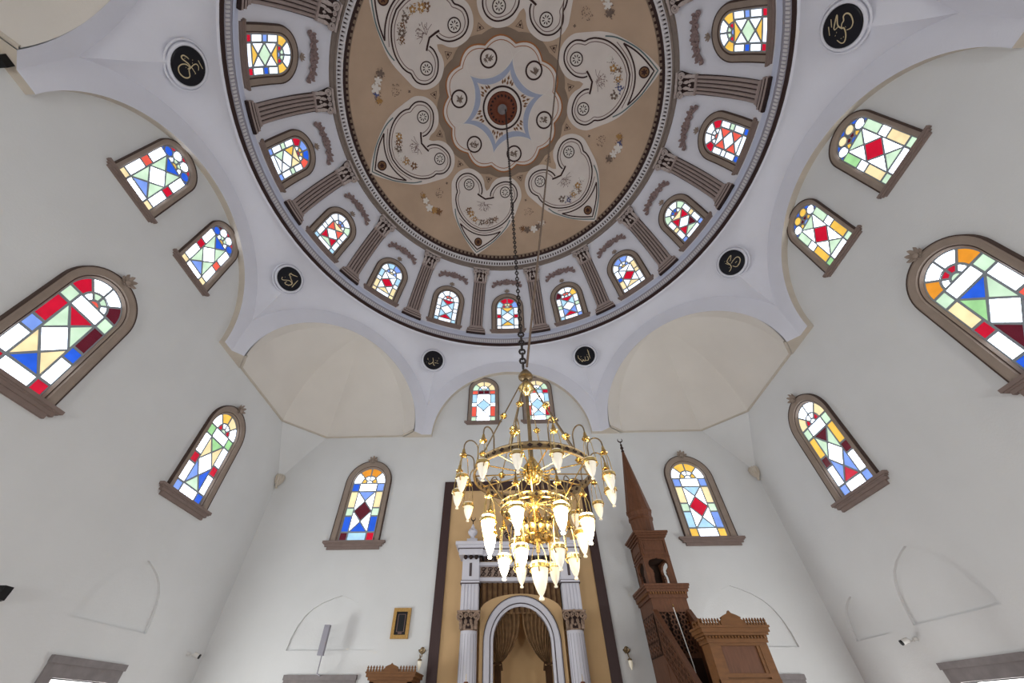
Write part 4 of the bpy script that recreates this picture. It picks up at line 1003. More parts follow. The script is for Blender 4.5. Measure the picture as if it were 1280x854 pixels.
mb = MB(); mb.sweep(flat, arch_path(NR), [(0.052, H1 + 0.03), (0.056, H1 + 0.043), (0.064, H1 + 0.043), (0.068, H1 + 0.03)]); mb.sweep(flat, arch_path(NR), [(0.188, H1), (0.188, H1 + 0.034), (0.202, H1 + 0.034), (0.202, H1)]); mb.obj('arch_groove', M['groove'], mi)
# niche shell
mb = MB(); rows = []
for j in range(9):
    z = 0.3 + (NS - 0.3) * j / 8; rows.append([(NR * cos(t), 0.55 * sin(t), z) for t in [pi * i / 20 for i in range(21)]])
for j in range(1, 11):
    ph = pi / 2 * j / 10; rows.append([(NR * cos(t) * cos(ph), 0.55 * sin(t) * cos(ph), NS + NR * sin(ph)) for t in [pi * i / 20 for i in range(21)]])
mb.grid(rows); mb.obj('niche_shell', M['tanwall'], mi, 60)
# drapery inside the arch, gathered at both sides
for sg in (-1, 1):
    mb = MB(); NP = 60; rows = []
    for j in range(15):
        t = j / 14; row = []
        for i in range(NP + 1):
            p = i / NP
            ang = pi - (pi / 2 - 0.06) * p; T = (0.575 * cos(ang), NS + 0.575 * sin(ang))
            E = (-0.545 + 0.10 * p, 2.40)
            Cc = (T[0] * 0.55 + E[0] * 0.45 + 0.26 * p, T[1] * 0.40 + E[1] * 0.60 - 0.02 * p)
            x = (1 - t) ** 2 * T[0] + 2 * t * (1 - t) * Cc[0] + t * t * E[0]; z = (1 - t) ** 2 * T[1] + 2 * t * (1 - t) * Cc[1] + t * t * E[1]
            row.append((sg * -x if sg > 0 else x, -0.10 + 0.036 * sin(p * 2 * pi * 9) * (1 - 0.5 * t), z))
        rows.append(row)
    mb.grid(rows)
    cu_ = mb.obj('drape', M['curtain'], mi, 60)
    tl = MB()
    for i in range(11):
        x0 = -0.555 + 0.115 * i / 10
        tl.tube([(sg * -x0 if sg > 0 else x0, -0.10 + (0.012 if i % 2 else -0.01), z) for z in (2.38, 2.0, 1.0, 0.35)], 0.011, 5)
    tl.obj('drape_tail', M['curtain_dk'], cu_, 60)
    tb = MB(); tb.tube([(sg * -x if sg > 0 else x, -0.13, z) for x, z in ((-0.58, 2.42), (-0.5, 2.39), (-0.43, 2.42))], 0.022, 6); tb.tube([(sg * 0.42, -0.13, 2.42), (sg * 0.41, -0.13, 2.3)], [0.012, 0.022], 6); tb.obj('tie_band', M['curtain_dk'], cu_, 60)
# pleated valance under the entablature
mb = MB(); rows_t, rows_b = [], []
for i in range(121):
    u = -0.86 + 1.72 * i / 120; h = 0.19 + 0.02 * sin(i / 120 * 2 * pi * 15)
    rows_t.append(flat(u, 3.78, h)); rows_b.append(flat(u, 3.20, h))
mb.grid([rows_t, rows_b]); mb.obj('valance', M['curtain'], mi, 60)
mb = MB()
for i in range(15):
    u = -0.86 + 1.72 * (i + 0.25) / 15; mb.fbox(flat, u - 0.018, u + 0.018, 3.22, 3.78, 0.15, 0.214)
mb.obj('valance_fold', M['curtain_dk'], mi)
# columns
def column(sx):
    c = (sx * 1.075, -0.27)
    col = MB(); prof = [(0.22, 0.0), (0.22, 0.25), (0.19, 0.3), (0.18, 0.4), (0.178, 2.2), (0.168, 2.9)]
    col.lathe(prof, 28, (c[0], c[1], 0)); co = col.obj('column', M['white'], mi, 50)
    g = MB()
    for j in range(9):
        a = -pi / 2 + (j - 4) * 0.36; g.tube([(c[0] + r * cos(a), c[1] + r * sin(a), z) for r, z in ((0.176, 0.5), (0.174, 2.2), (0.165, 2.84))], 0.006, 4)
    g.obj('flute_shade_line', M['device'], co)  # grey lines painted on for the shading stripes of the column
    fmc = lambda u, v, h: (c[0] + u, c[1] - 0.10 - h, v)
    dk, lt = capital_parts(fmc, 2.9, 0.165, 0.23, 0.31, 0.05, 0.12)
    dk.lathe([(0.165, 2.9), (0.17, 3.0), (0.21, 3.15), (0.22, 3.2)], 20, (c[0], c[1], 0))
    lt.tube([(c[0] + 0.172 * cos(2 * pi * j / 24), c[1] + 0.172 * sin(2 * pi * j / 24), 2.905) for j in range(24)], 0.014, 6, closed=True)
    o = dk.obj('capital_bell', M['cap_dk'], co); lt.obj('capital', M['cap_mid'], co, 50)
    b = MB(); b.box(c[0] - 0.185, c[0] + 0.185, c[1] - 0.16, 0, 3.2, 3.7)
    for j in range(5):
        u = c[0] + (j - 2) * 0.07; b.box(u - 0.024, u + 0.024, c[1] - 0.175, c[1] - 0.16, 3.22, 3.69)
    b.box(c[0] - 0.2, c[0] + 0.2, c[1] - 0.19, 0, 3.71, 3.75)
    b.box(c[0] - 0.185, c[0] + 0.185, c[1] - 0.16, 0, 3.76, 4.2)
    b.obj('pier_block', M['white'], co)
    gr = MB(); gr.box(c[0] - 0.21, c[0] + 0.21, c[1] - 0.195, 0, 3.697, 3.712); gr.box(c[0] - 0.20, c[0] + 0.20, c[1] - 0.18, 0, 3.748, 3.762)
    gr.box(c[0] - 0.028, c[0] + 0.028, c[1] - 0.163, c[1] - 0.15, 3.84, 4.1); gr.obj('dark_slot', M['groove'], co)
    v = MB(); v.box(c[0] - 0.12, c[0] + 0.12, c[1] - 0.12, c[1] + 0.12, 4.5, 4.62)
    v.lathe([(0.09, 4.62), (0.06, 4.66), (0.05, 4.70), (0.10, 4.75), (0.115, 4.80), (0.09, 4.85), (0.04, 4.88), (0.05, 4.90), (0.025, 4.95), (0.0, 5.0)], 20, (c[0], c[1], 0)); v.obj('urn', M['white'], co, 40)
    f = MB(); f.tube([(c[0], c[1], 4.97), (c[0], c[1], 5.06)], 0.012, 6); f.tube([(c[0] + 0.05 * sin(t), c[1], 5.11 - 0.05 * cos(t)) for t in [-2.3 + 4.6 * j / 12 for j in range(13)]], [0.004 + 0.01 * sin(pi * j / 12) for j in range(13)], 6); f.obj('crescent', M['cap_dk'], co, 50)
column(-1); column(1)
# entablature
def steps(mb, w0, y0, prof):
    for (dw, z0, z1, h) in prof: mb.fbox(flat, -w0 - dw, w0 + dw, z0, z1, 0, y0 + h)
e = MB(); steps(e, 0.89, 0.30, [(0, 3.76, 3.83, 0.06), (0, 4.06, 4.13, 0.06), (0, 3.83, 4.06, 0.0), (0.0, 4.24, 4.32, 0.14), (0.0, 4.32, 4.36, 0.16), (0.0, 4.375, 4.43, 0.20), (0.0, 4.43, 4.5, 0.24)])
for sx in (-1, 1):
    c = sx * 1.075
    for (hw, z0, z1, h) in ((0.27, 4.24, 4.36, 0.52), (0.30, 4.375, 4.43, 0.56), (0.35, 4.43, 4.5, 0.60)):
        e.fbox(flat, c - hw, c + hw, z0, z1, 0, h)
en = e.obj('entablature', M['white'], mi)
e = MB(); steps(e, 0.89, 0.30, [(0, 4.36, 4.375, 0.175)])
for sx in (-1, 1): e.fbox(flat, sx * 1.075 - 0.29, sx * 1.075 + 0.29, 4.36, 4.375, 0, 0.54)
e.obj('cornice_shadow_line', M['groove'], en)
e = MB()
for i in range(17):
    u = -0.85 + 1.7 * i / 16; e.lathe([(0.0, 0.05), (0.03, 0.035), (0.04, 0.0), (0.028, -0.035), (0.0, -0.05)], 8, (u, -0.40, 4.185))
for sx in (-1, 1):
    for j in (-1, 0, 1): e.lathe([(0.0, 0.05), (0.035, 0.035), (0.045, 0.0), (0.03, -0.035), (0.0, -0.05)], 8, (sx * 1.075 + j * 0.12, -0.47, 4.205))
tag(e.obj('egg_moulding', M['cap_dk'], en, 60), kind='stuff')
e = MB(); e.fbox(flat, -0.87, 0.87, 3.84, 4.05, 0, 0.312); pn = e.obj('carved_panel', M['panel'], mi)
e = MB()
for i in range(12):
    u = -0.80 + 1.6 * i / 11
    for dv in (0.05, -0.05):
        e.tube([flat(p[0], p[1], p[2]) for p in spiral(u, 3.945 + dv, 0.05, 0.01, 1.2, 0.6 * i, 0.318, 12)], 0.009, 4)
    e.tube([flat(u - 0.07, 3.86, 0.318), flat(u, 3.945, 0.325), flat(u + 0.07, 4.03, 0.318)], 0.008, 4)
e.obj('panel_scroll', M['cap_dk'], pn, 60)
# crest above the entablature
e = MB()
cr = catmull([(-0.75, 4.5), (-0.62, 4.66), (-0.42, 4.64), (-0.30, 4.82), (-0.2, 4.98), (0, 5.12), (0.2, 4.98), (0.30, 4.82), (0.42, 4.64), (0.62, 4.66), (0.75, 4.5)], 4)
e.prism(flat, cr, 0.1, 0.28); cro = e.obj('crest', M['panel'], mi)
e = MB()
for sg in (1, -1):
    for (u, v, r) in ((0.5, 4.58, 0.07), (0.24, 4.7, 0.09), (0.12, 4.88, 0.06)):
        e.tube([flat(sg * p[0], p[1], p[2]) for p in spiral(u, v, r, 0.015, 1.5, 0.4, 0.29, 16)], 0.013, 5)
e.tube([flat(0.1 * cos(t), 4.7 + 0.13 * sin(t), 0.29) for t in [2 * pi * j / 18 for j in range(18)]], 0.014, 5, closed=True)
e.obj('crest_scroll', M['cap_dk'], cro, 60)

# ------------------------------------------------------------------ candle models beside the mihrab columns
for x, lb in ((-0.985, 'slim brown candle stand before the left mihrab column'), (1.135, 'slim brown candle stand before the right mihrab column')):
    o = tag(empty('candle_stand', (x * 0.97, 5.62, 0)), lb, 'candlestick', 'candle stands flanking the mihrab')
    MB().lathe([(0.0, 0.0), (0.2, 0.0), (0.2, 0.04), (0.08, 0.12), (0.04, 0.3), (0.05, 0.7), (0.12, 0.78), (0.12, 0.8), (0.045, 0.82)], 20).obj('base', M['brass'], o, 40)
    MB().lathe([(0.045, 0.8), (0.045, 2.08), (0.035, 2.1), (0.0, 2.1)], 16).obj('candle', M['rosewood'], o, 40)
    MB().tube([(0, 0, 2.1), (0, 0, 2.2)], [0.006, 0.003], 6).obj('wick_spike', M['brass'], o)

# ------------------------------------------------------------------ minbar
mn = tag(empty('minbar', (2.94, 4.8, 0)), 'carved wooden minbar with canopied tower and conical spire right of mihrab', 'minbar')
L = lambda x, y, z: (x - 2.94, y - 4.8, z)
def lbox(mb, x0, x1, y0, y1, z0, z1): return mb.box(x0 - 2.94, x1 - 2.94, y0 - 4.8, y1 - 4.8, z0, z1)
def mface(y):  return lambda u, v, h: (u - 2.94, y - h - 4.8, v)        # facing the viewer
def msideL(x): return lambda u, v, h: (x - h - 2.94, u - 4.8, v)        # facing the mihrab side
def msideR(x): return lambda u, v, h: (x + h - 2.94, u - 4.8, v)
TX0, TX1, TY0, TY1 = 2.60, 3.28, 5.5, 6.42
mb = MB(); lbox(mb, TX0, TX1, TY0, TY1, 0, 2.4); lbox(mb, TX0, TX1, TY0, TY1, 3.18, 3.32)
lbox(mb, TX0, TX0 + 0.06, TY0, TY1, 2.4, 3.18); lbox(mb, TX1 - 0.06, TX1, TY0, TY1, 2.4, 3.18); lbox(mb, TX0, TX1, TY1 - 0.06, TY1, 2.4, 3.18)
lbox(mb, TX0 + 0.06, TX1 - 0.06, TY0, TY0 + 0.05, 3.08, 3.18); lbox(mb, TX0 + 0.06, TX1 - 0.06, TY0, TY0 + 0.05, 2.4, 2.47)
tw = mb.obj('tower_body', M['wood'], mn)
mb = MB(); lbox(mb, TX0 + 0.06, TX1 - 0.06, TY0 + 0.14, TY0 + 0.18, 2.4, 3.18); mb.obj('lattice_shade_sheet', M['wood_dk'], tw)  # dark sheet stands in for the shade behind the lattice
def lattice(fm, u0, u1, v0, v1, cell, h0, h1, wd=0.014, clip=None):
    """openwork of crossing bars and rings"""
    mb = MB(); nu = max(1, round((u1 - u0) / cell)); nv = max(1, round((v1 - v0) / cell)); cu, cv = (u1 - u0) / nu, (v1 - v0) / nv
    for i in range(nu):
        for j in range(nv):
            cx, cy = u0 + (i + .5) * cu, v0 + (j + .5) * cv
            if clip and not clip(cx, cy): continue
            r = min(cu, cv) * 0.36
            p = circle(cx, cy, r, 8, pi / 8); q = circle(cx, cy, r - wd, 8, pi / 8)
            mb.grid([[fm(x, y, h1) for x, y in p], [fm(x, y, h1) for x, y in q], [fm(x, y, h0) for x, y in q]], closed=True)
            for a in (pi / 4, 3 * pi / 4, 5 * pi / 4, 7 * pi / 4, 0, pi / 2, pi, 3 * pi / 2):
                rr = hypot(cu, cv) / 2 if abs(sin(2 * a)) > 0.5 else min(cu, cv) / 2
                dx, dy = cos(a), sin(a); nx, ny = -dy * wd / 2, dx * wd / 2
                mb.add([fm(cx + dx * r + nx, cy + dy * r + ny, h1), fm(cx + dx * r - nx, cy + dy * r - ny, h1), fm(cx + dx * rr - nx, cy + dy * rr - ny, h1), fm(cx + dx * rr + nx, cy + dy * rr + ny, h1)], [(0, 1, 2, 3)])
    return mb
tag(lattice(mface(TY0), TX0 + 0.06, TX1 - 0.06, 2.47, 3.08, 0.165, -0.04, -0.02, 0.024).obj('lattice_screen', M['wood'], tw), kind='stuff')
mb = MB()
for sd in (msideL(TX0),):
    mb.fbox(sd, TY0 + 0.06, TY1 - 0.06, 2.45, 3.08, 0, 0.006)
mb.obj('side_panel_ground', M['wood_dk'], tw)
tag(lattice(msideL(TX0), TY0 + 0.08, TY1 - 0.08, 2.47, 3.06, 0.18, 0.005, 0.022, 0.036).obj('side_lattice', M['wood'], tw), kind='stuff')
# lower cornice with dentils
mb = MB()
for (d, z0, z1) in ((0.03, 3.30, 3.36), (0.06, 3.40, 3.45), (0.085, 3.45, 3.49), (0.10, 3.49, 3.53)): lbox(mb, TX0 - d, TX1 + d, TY0 - d, TY1, z0, z1)
lbox(mb, TX0 - 0.035, TX1 + 0.035, TY0 - 0.035, TY1, 3.36, 3.40)
co = mb.obj('gallery_cornice', M['wood'], mn)
mb = MB()
for i in range(14):
    u = TX0 - 0.02 + (TX1 - TX0 + 0.04) * (i + .5) / 14; mb.fbox(mface(TY0 - 0.035), u - 0.016, u + 0.016, 3.36, 3.40, 0, 0.025)
for i in range(16):
    u = TY0 + (TY1 - TY0) * (i + .5) / 16; mb.fbox(msideL(TX0 - 0.035), u - 0.016, u + 0.016, 3.36, 3.40, 0, 0.025)
mb.obj('dentil', M['wood_lt'], co)['kind'] = 'stuff'
# gallery: four posts' walls with ogee openings
GX0, GX1, GY0, GY1, GZ0, GZ1 = 2.66, 3.22, 5.56, 6.30, 3.53, 4.42
def keyhole(uc, hw, z0, zt):
    half = [(0.72, 0), (0.72, 0.30), (0.62, 0.42), (0.70, 0.47), (0.66, 0.52), (0.95, 0.66), (1.0, 0.76), (0.92, 0.86), (0.70, 0.93), (0.35, 0.965), (0.12, 0.975)]
    return [(uc - x * hw, z0 + y * (zt - z0)) for x, y in half] + [(uc, zt)] + [(uc + x * hw, z0 + y * (zt - z0)) for x, y in half[::-1]]
def pierced(fm, u0, u1, v0, v1, hole, th):
    mb = MB(); lo = [[(u0, v0), (u1, v0), (u1, v1), (u0, v1)], hole]; pts = [p for l in lo for p in l]
    tri = [tuple(t) for t in tessellate_polygon([[Vector((x, y, 0)) for x, y in l] for l in lo])]
    mb.add([fm(x, y, 0) for x, y in pts], tri); mb.add([fm(x, y, -th) for x, y in pts], tri)
    mb.grid([[fm(x, y, 0) for x, y in hole], [fm(x, y, -th) for x, y in hole]], closed=True)
    mb.grid([[fm(x, y, 0) for x, y in lo[0]], [fm(x, y, -th) for x, y in lo[0]]], closed=True)
    return mb
uc = (GX0 + GX1) / 2; vc = (GY0 + GY1) / 2
pierced(mface(GY0), GX0, GX1, GZ0, GZ1, keyhole(uc, 0.20, GZ0 + 0.004, 4.03), 0.05).obj('gallery_arch', M['wood'], mn)
pierced(msideL(GX0 + 0.004), GY0 + 0.051, GY1 - 0.051, GZ0, GZ1, keyhole(vc, 0.24, GZ0 + 0.004, 4.02), 0.05).obj('gallery_arch', M['wood'], mn)
pierced(msideR(GX1 - 0.004), GY0 + 0.051, GY1 - 0.051, GZ0, GZ1, keyhole(vc, 0.24, GZ0 + 0.004, 4.02), 0.05).obj('gallery_arch', M['wood'], mn)
mb = MB(); lbox(mb, GX0, GX1, GY1 - 0.05, GY1, GZ0, GZ1); lbox(mb, GX0 + 0.056, GX1 - 0.056, GY0 + 0.052, GY1 - 0.052, 4.05, 4.08); mb.obj('gallery_back', M['wood_dk'], mn)  # darker wood colour stands in for the shade inside the gallery
mb = MB()
for fm, a, b in ((mface(GY0), GX0, GX1), (msideL(GX0), GY0, GY1)):
    mb.fbox(fm, a + 0.03, b - 0.03, 4.09, 4.12, 0, 0.02); mb.fbox(fm, a + 0.03, b - 0.03, 4.36, 4.385, 0, 0.02)
    mb.fbox(fm, a + 0.03, a + 0.055, 4.12, 4.36, 0, 0.02); mb.fbox(fm, b - 0.055, b - 0.03, 4.12, 4.36, 0, 0.02); mb.fbox(fm, a + 0.08, b - 0.08, 4.17, 4.31, 0, 0.012)
    mb.fbox(fm, a, b, 4.035, 4.055, 0, 0.015)
mb.obj('frieze_panel', M['wood'], mn)
mb = MB()
for (d, z0, z1) in ((0.03, 4.42, 4.46), (0.06, 4.46, 4.50), (0.085, 4.50, 4.54)): lbox(mb, GX0 - d, GX1 + d, GY0 - d, GY1 + d, z0, z1)
mb.obj('upper_cornice', M['wood'], mn)
cc = (uc - 2.94, 5.93 - 4.8, 0)
MB().lathe([(0.25, 4.54), (0.25, 4.60), (0.24, 4.62), (0.255, 4.88), (0.28, 4.90), (0.28, 4.93), (0.265, 4.95), (0.275, 5.05), (0.295, 5.07), (0.295, 5.10)], 12, cc).obj('spire_drum', M['wood'], mn, 25)
MB().lathe([(0.285, 5.10), (0.03, 6.66), (0.0, 6.68)], 12, cc).obj('spire_cone', M['wood'], mn, 10)
mb = MB(); mb.lathe([(0.03, 6.64), (0.04, 6.68), (0.02, 6.72), (0.045, 6.77), (0.02, 6.82), (0.03, 6.86), (0.012, 6.90), (0.01, 6.95)], 12, cc)
mb.tube([(cc[0] + 0.06 * sin(t), cc[1], 7.01 - 0.06 * cos(t)) for t in [-2.4 + 4.8 * j / 14 for j in range(15)]], [0.004 + 0.013 * sin(pi * j / 14) for j in range(15)], 6)
tag(mb.obj('crescent_finial', M['wood_dk'], mn, 50), 'dark crescent finial')
# stair flight: side walls with carved balustrades, steps
SL = 0.897; top = lambda y: 3.10 - SL * (TY0 - y)
PY0, PY1 = 3.30, 3.58
for x0, x1, fm in ((TX0, TX0 + 0.05, msideL(TX0)), (TX1 - 0.05, TX1, msideR(TX1))):
    th = x1 - x0
    mb = MB(); q = [(PY1, top(PY1) - 0.70), (TY0, top(TY0) - 0.70), (TY0, top(TY0)), (PY1, top(PY1))]
    mb.prism(fm, q, -th, 0, True); ba = mb.obj('balustrade', M['wood'], mn)
    mb = MB(); qq = lambda a, b: [(PY1, top(PY1) - a), (TY0, top(TY0) - a), (TY0, top(TY0) - b), (PY1, top(PY1) - b)]
    mb.prism(fm, qq(0.06, -0.02), -th - 0.015, 0.02, True); mb.prism(fm, qq(0.72, 0.64), 0, 0.02); mb.prism(fm, qq(0.40, 0.37), 0, 0.014); mb.obj('handrail', M['wood'], ba)
    mb = MB(); mb.prism(fm, qq(0.62, 0.08), 0, 0.003); mb.obj('carved_ground', M['wood_dk'], ba)
    sh_ = lambda u, v, h, fm=fm: fm(u, v - SL * (TY0 - u), h)
    tag(lattice(sh_, PY1, TY0, 3.10 - 0.62, 3.10 - 0.08, 0.18, 0.002, 0.016, 0.034).obj('carved_lattice', M['wood'], ba), kind='stuff')
    # lower wall with an arched passage under the tower end
    mb = MB(); lw = [(PY1, 0), (TY0, 0), (TY0, top(TY0) - 0.72), (PY1, max(0.05, top(PY1) - 0.72))]
    hole = pointed(0.27, 0.2, 2.02); hole = [(5.14 + x, y) for x, y in hole]
    hole = [(x, min(y, 2.02 - 0.0)) for x, y in hole]
    pts = lw + hole; tri = [tuple(t) for t in tessellate_polygon([[Vector((x, y, 0)) for x, y in lw], [Vector((x, y, 0)) for x, y in hole]])]
    mb.add([fm(x, y, -0.005) for x, y in pts], tri); mb.grid([[fm(x, y, -0.005) for x, y in hole], [fm(x, y, -0.05) for x, y in hole]], closed=True)
    mb.obj('stair_side', M['wood'], mn)
mb = MB(); lbox(mb, TX0 + 0.05, TX1 - 0.05, TY0 - 0.02, TY0 - 0.005, 0, 2.4); mb.obj('passage_shade_sheet', M['wood_dk'], mn)  # added dark sheet gives the passage its shade by colour
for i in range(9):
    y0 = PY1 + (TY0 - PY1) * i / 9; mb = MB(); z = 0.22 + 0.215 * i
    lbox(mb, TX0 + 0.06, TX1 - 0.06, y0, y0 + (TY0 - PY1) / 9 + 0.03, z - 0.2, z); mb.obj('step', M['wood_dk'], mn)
# portal
def crest_top(parent, fm, u0, u1, z, wood, th, n=8, hw=0.16, ht=0.10):
    mb = MB()
    for sg in (0, 1):
        a, b = (u0, (u0 + u1) / 2 - hw) if sg == 0 else ((u0 + u1) / 2 + hw, u1)
        for i in range(n):
            c = a + (b - a) * (i + 0.5) / n; d = (b - a) / n * 0.36
            mb.prism(fm, [(c - d, z), (c + d, z), (c + d, z + 0.025), (c + d * 0.4, z + 0.04), (c + d * 0.9, z + 0.055), (c, z + 0.085), (c - d * 0.9, z + 0.055), (c - d * 0.4, z + 0.04), (c - d, z + 0.025)], -th, 0, True)
    mb.obj('crest_tooth', wood, parent)['kind'] = 'stuff'
    c = (u0 + u1) / 2; half = [(1, 0), (1, 0.3), (0.8, 0.45), (0.85, 0.55), (0.5, 0.72), (0.15, 0.84)]
    pl = [(c - x * hw, z + y * ht * 1.65) for x, y in half] + [(c, z + ht * 1.7)] + [(c + x * hw, z + y * ht * 1.65) for x, y in half[::-1]]
    MB().prism(fm, pl, -th * 1.3, 0.012, True).obj('crest_centre', wood, parent)
pf = mface(PY0); PX0, PX1 = 2.56, 3.33
mb = MB(); lbox(mb, PX0, PX0 + 0.11, PY0, PY1, 0, 2.36); lbox(mb, PX1 - 0.11, PX1, PY0, PY1, 0, 2.36); lbox(mb, PX0 + 0.11, PX1 - 0.11, PY0 + 0.04, PY1, 1.93, 2.36); po = mb.obj('portal', M['wood_lt'], mn)
mb = MB(); mb.fbox(pf, PX0 + 0.11, PX1 - 0.11, 2.33, 2.36, -0.05, 0.0); mb.fbox(pf, PX0 + 0.11, PX1 - 0.11, 2.01, 2.05, -0.05, 0.0); mb.fbox(pf, PX0, PX1, 1.93, 1.99, -0.05, 0.012)
mb.fbox(pf, PX0 + 0.11, PX0 + 0.15, 2.05, 2.33, -0.05, -0.01); mb.fbox(pf, PX1 - 0.15, PX1 - 0.11, 2.05, 2.33, -0.05, -0.01); mb.obj('panel_frame', M['wood_lt'], po)
mb = MB(); mb.fbox(pf, PX0 + 0.15, PX1 - 0.15, 2.05, 2.33, -0.045, -0.032); mb.obj('recessed_panel', M['wood'], po)
hole = keyhole((PX0 + PX1) / 2, 0.24, 0.2, 1.90); pierced(mface(PY0 + 0.05), PX0 + 0.11, PX1 - 0.11, 0.15, 1.93, hole, 0.04).obj('doorway_arch', M['wood_lt'], po)
mb = MB()
for (d, z0, z1) in ((0.02, 2.36, 2.40), (0.05, 2.44, 2.47), (0.07, 2.47, 2.52), (0.085, 2.52, 2.545)): lbox(mb, PX0 - d, PX1 + d, PY0 - d, PY1 + d, z0, z1)
lbox(mb, PX0 - 0.025, PX1 + 0.025, PY0 - 0.025, PY1, 2.40, 2.44); pc = mb.obj('portal_cornice', M['wood_lt'], mn)
mb = MB()
for i in range(18):
    u = PX0 + (PX1 - PX0) * (i + .5) / 18; mb.lathe([(0, 0.018), (0.016, 0.008), (0.016, -0.01), (0, -0.02)], 7, (u - 2.94, PY0 - 0.04 - 4.8, 2.42))
for i in range(7):
    u = PY0 + (PY1 - PY0) * (i + .5) / 7; mb.lathe([(0, 0.018), (0.016, 0.008), (0.016, -0.01), (0, -0.02)], 7, (PX0 - 0.04 - 2.94, u - 4.8, 2.42))
mb.obj('bead_row', M['wood_lt'], pc, 60)['kind'] = 'stuff'
crest_top(mn, mface(PY0 - 0.085 + 0.03), PX0 - 0.085, PX1 + 0.085, 2.545, M['wood_lt'], 0.03)
sd = msideL(PX0 - 0.06)
mb = MB()
for i in range(3):
    c = PY0 - 0.02 + 0.12 * i; mb.prism(sd, [(c - 0.03, 2.545), (c + 0.03, 2.545), (c + 0.03, 2.57), (c + 0.012, 2.585), (c + 0.027, 2.60), (c, 2.63), (c - 0.027, 2.60), (c - 0.012, 2.585), (c - 0.03, 2.57)], -0.03, 0, True)
mb.obj('side_crest', M['wood_lt'], mn)
# white pole standing on the minbar stairs
po = tag(empty('banner_pole', (2.84, 4.9, 1.55)), 'thin white pole leaning inside the minbar stair', 'pole')
mb = MB(); mb.tube([(0, 0, 0), (0.0, 0.0, 0.70), (0.087, 0.44, 1.57)], 0.009, 8); mb.obj('shaft', M['device_w'], po, 50)
MB().lathe([(0, 0.03), (0.018, 0.0), (0, -0.03)], 10, (0.09, 0.44, 1.60)).obj('tip', M['brass'], po, 50)

# ------------------------------------------------------------------ preaching pulpit left of the mihrab
pu = tag(empty('pulpit', (-2.31, 5.95, 0)), 'small carved wooden pulpit with toothed crest left of the mihrab', 'pulpit')
fmU = lambda u, v, h: (u, -0.33 - h, v)
mb = MB(); mb.box(-0.38, 0.38, -0.33, 0.33, 0, 1.1)
for sx in (-1, 1):
    for y in (-0.29, 0.29): mb.box(sx * 0.34 - 0.04, sx * 0.34 + 0.04, y - 0.04, y + 0.04, 1.1, 2.1)
mb.obj('body', M['wood_lt'], pu)
mb = MB(); mb.box(-0.38, 0.38, 0.27, 0.33, 1.1, 2.1); mb.obj('back_panel', M['wood'], pu)
mb = MB()
for (d, z0, z1) in ((0.0, 2.02, 2.12), (0.03, 2.12, 2.16), (0.06, 2.16, 2.21), (0.075, 2.21, 2.235)): mb.box(-0.38 - d, 0.38 + d, -0.33 - d, 0.33 + d, z0, z1)
mb.obj('cornice', M['wood_lt'], pu)
crest_top(pu, lambda u, v, h: (u, -0.38 - h, v), -0.455, 0.455, 2.235, M['wood_lt'], 0.03, n=6, hw=0.14, ht=0.07)

# ------------------------------------------------------------------ small wall fixtures
loc, rz = on_wall('back', -2.475, 2.81)
pi_ = tag(empty('picture_frame', loc, rz), 'small dark framed panel with gilt border left of the mihrab', 'picture')
mb = MB()
for (u0, u1, v0, v1) in ((-0.185, 0.185, 0, 0.065), (-0.185, 0.185, 0.465, 0.53), (-0.185, -0.12, 0.065, 0.465), (0.12, 0.185, 0.065, 0.465)): mb.fbox(flat, u0, u1, v0, v1, 0, 0.05)
mb.obj('frame', M['goldframe'], pi_); MB().fbox(flat, -0.125, 0.125, 0.06, 0.47, 0, 0.02).obj('dark_mount', M['black'], pi_)
mb = MB(); mb.ribbon(flat, [(-0.075, 0.12), (0.075, 0.12), (0.075, 0.42), (-0.075, 0.42)], 0.014, 0.024, True); mb.fbox(flat, -0.04, 0.04, 0.085, 0.11, 0.02, 0.024); mb.obj('inner_border', M['thin'], pi_)
def sconce(x, lb):
    loc, rz = on_wall('back', x, 2.3)
    s = tag(empty('wall_sconce', loc, rz), lb, 'sconce', 'wall sconces beside the mihrab frame')
    mb = MB(); mb.tube([flat(*p) for p in spiral(0, 0.33, 0.055, 0.012, 1.3, -pi / 2, 0.02, 16)], 0.012, 6)
    for a in (0.6, 1.57, 2.5): leaf(mb, lambda u, v, h, a=a: flat(u * sin(a) + v * cos(a), -u * cos(a) + v * sin(a) + 0.28, h), 0, 0, 0.10, 0.03, 0.015, 0.03)
    mb.tube([flat(0, 0.30, 0.02), flat(0.01, 0.22, 0.06), flat(0.0, 0.2, 0.13), flat(-0.01, 0.24, 0.16), flat(0, 0.17, 0.17)], 0.009, 6)
    mb.lathe([(0.0, 0.03), (0.02, 0.02), (0.045, 0.0), (0.04, -0.015), (0.02, -0.015)], 14, (0, -0.17, 0.16)); mb.obj('arm', M['brass_dk'], s, 50)
    MB().lathe([(0.035, 0.0), (0.04, -0.03), (0.034, -0.08), (0.018, -0.12), (0.01, -0.13), (0.014, -0.14), (0, -0.15)], 16, (0, -0.17, 0.15)).obj('glass_shade', M['lamp_faint'], s, 60)
sconce(-1.96, 'brass wall sconce beside the pulpit, left of the mihrab frame'); sconce(2.16, 'brass wall sconce between mihrab frame and minbar')
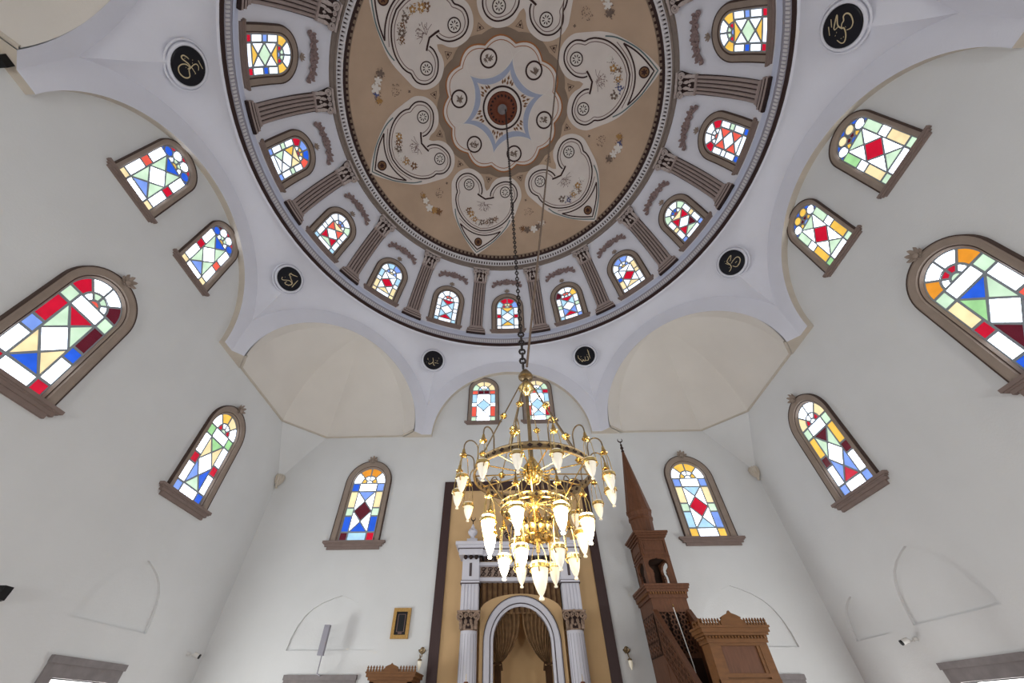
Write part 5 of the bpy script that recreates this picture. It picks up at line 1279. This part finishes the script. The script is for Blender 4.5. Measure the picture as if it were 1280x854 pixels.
# column loudspeaker on its bracket
loc, rz = on_wall('back', -3.93, 2.25)
s = tag(empty('column_loudspeaker', loc, rz), 'slim grey column loudspeaker in front of the blind arch left', 'loudspeaker')
MB().box(-0.055, 0.055, -0.34, -0.25, 0.27, 0.76).obj('case', M['device'], s); MB().tube([(0.03, -0.30, 0.30), (0.03, -0.30, 0.0), (0.0, -0.03, -0.02)], 0.012, 8).obj('bracket', M['device'], s, 50)
mb = MB()
for z in (0.31, 0.72): mb.lathe([(0.008, 0), (0.0, 0.004)], 8, (0.0, -0.342, z))
mb.obj('screw', M['black'], s)
def cctv(loc, face, lb, rz=0.0):
    s = tag(empty('security_camera', loc, rz), lb, 'camera', 'small security cameras')
    mb = MB(); mb.tube([(0, 0, 0), (0.06, 0.0, -0.01), (0.12, 0, 0.0)], 0.012, 8); mb.lathe([(0.045, -0.02), (0.045, 0.02), (0.03, 0.03), (0, 0.03)], 14); mb.obj('mount', M['device_w'], s, 50)
    MB().tube([(0.10, 0, 0), (0.20, 0, -0.03)], 0.038, 12).obj('body', M['device_w'], s, 40); MB().tube([(0.198, 0, -0.029), (0.225, 0, -0.037)], 0.036, 12).obj('lens', M['black'], s, 40)
cctv((-6.49, 6.0, 2.53), 0, 'white security camera on the left wall near the corner', 0.35)
cctv((6.49, 4.75, 2.56), 0, 'white security camera below the blind arches of the right wall', pi - 0.3)
loc, rz = on_wall('left', 1.9, 2.62)
s = tag(empty('floodlight', loc, rz), 'small black floodlight with looped cable on the left wall', 'floodlight')
MB().box(-0.05, 0.06, -0.16, -0.06, 0.02, 0.16).obj('housing', M['black'], s)
mb = MB(); mb.tube([(0, 0, 0.05), (0, -0.07, 0.05)], 0.015, 8); mb.tube([(0.06, -0.1, 0.12), (0.13, -0.07, 0.13), (0.14, -0.05, 0.04), (0.06, -0.04, 0.0), (0.0, -0.02, -0.12), (-0.02, -0.01, -0.3)], 0.007, 6); mb.obj('cable', M['black'], s, 50)

loc, rz = on_wall('left', -2.74, 7.46)
s = tag(empty('floodlight', loc, rz), 'small black floodlight high on the left wall by the arch foot', 'floodlight')
MB().box(-0.06, 0.07, -0.16, -0.05, 0.0, 0.12).obj('housing', M['black'], s); MB().tube([(0, 0, 0.06), (0, -0.06, 0.06)], 0.015, 8).obj('mount', M['black'], s)
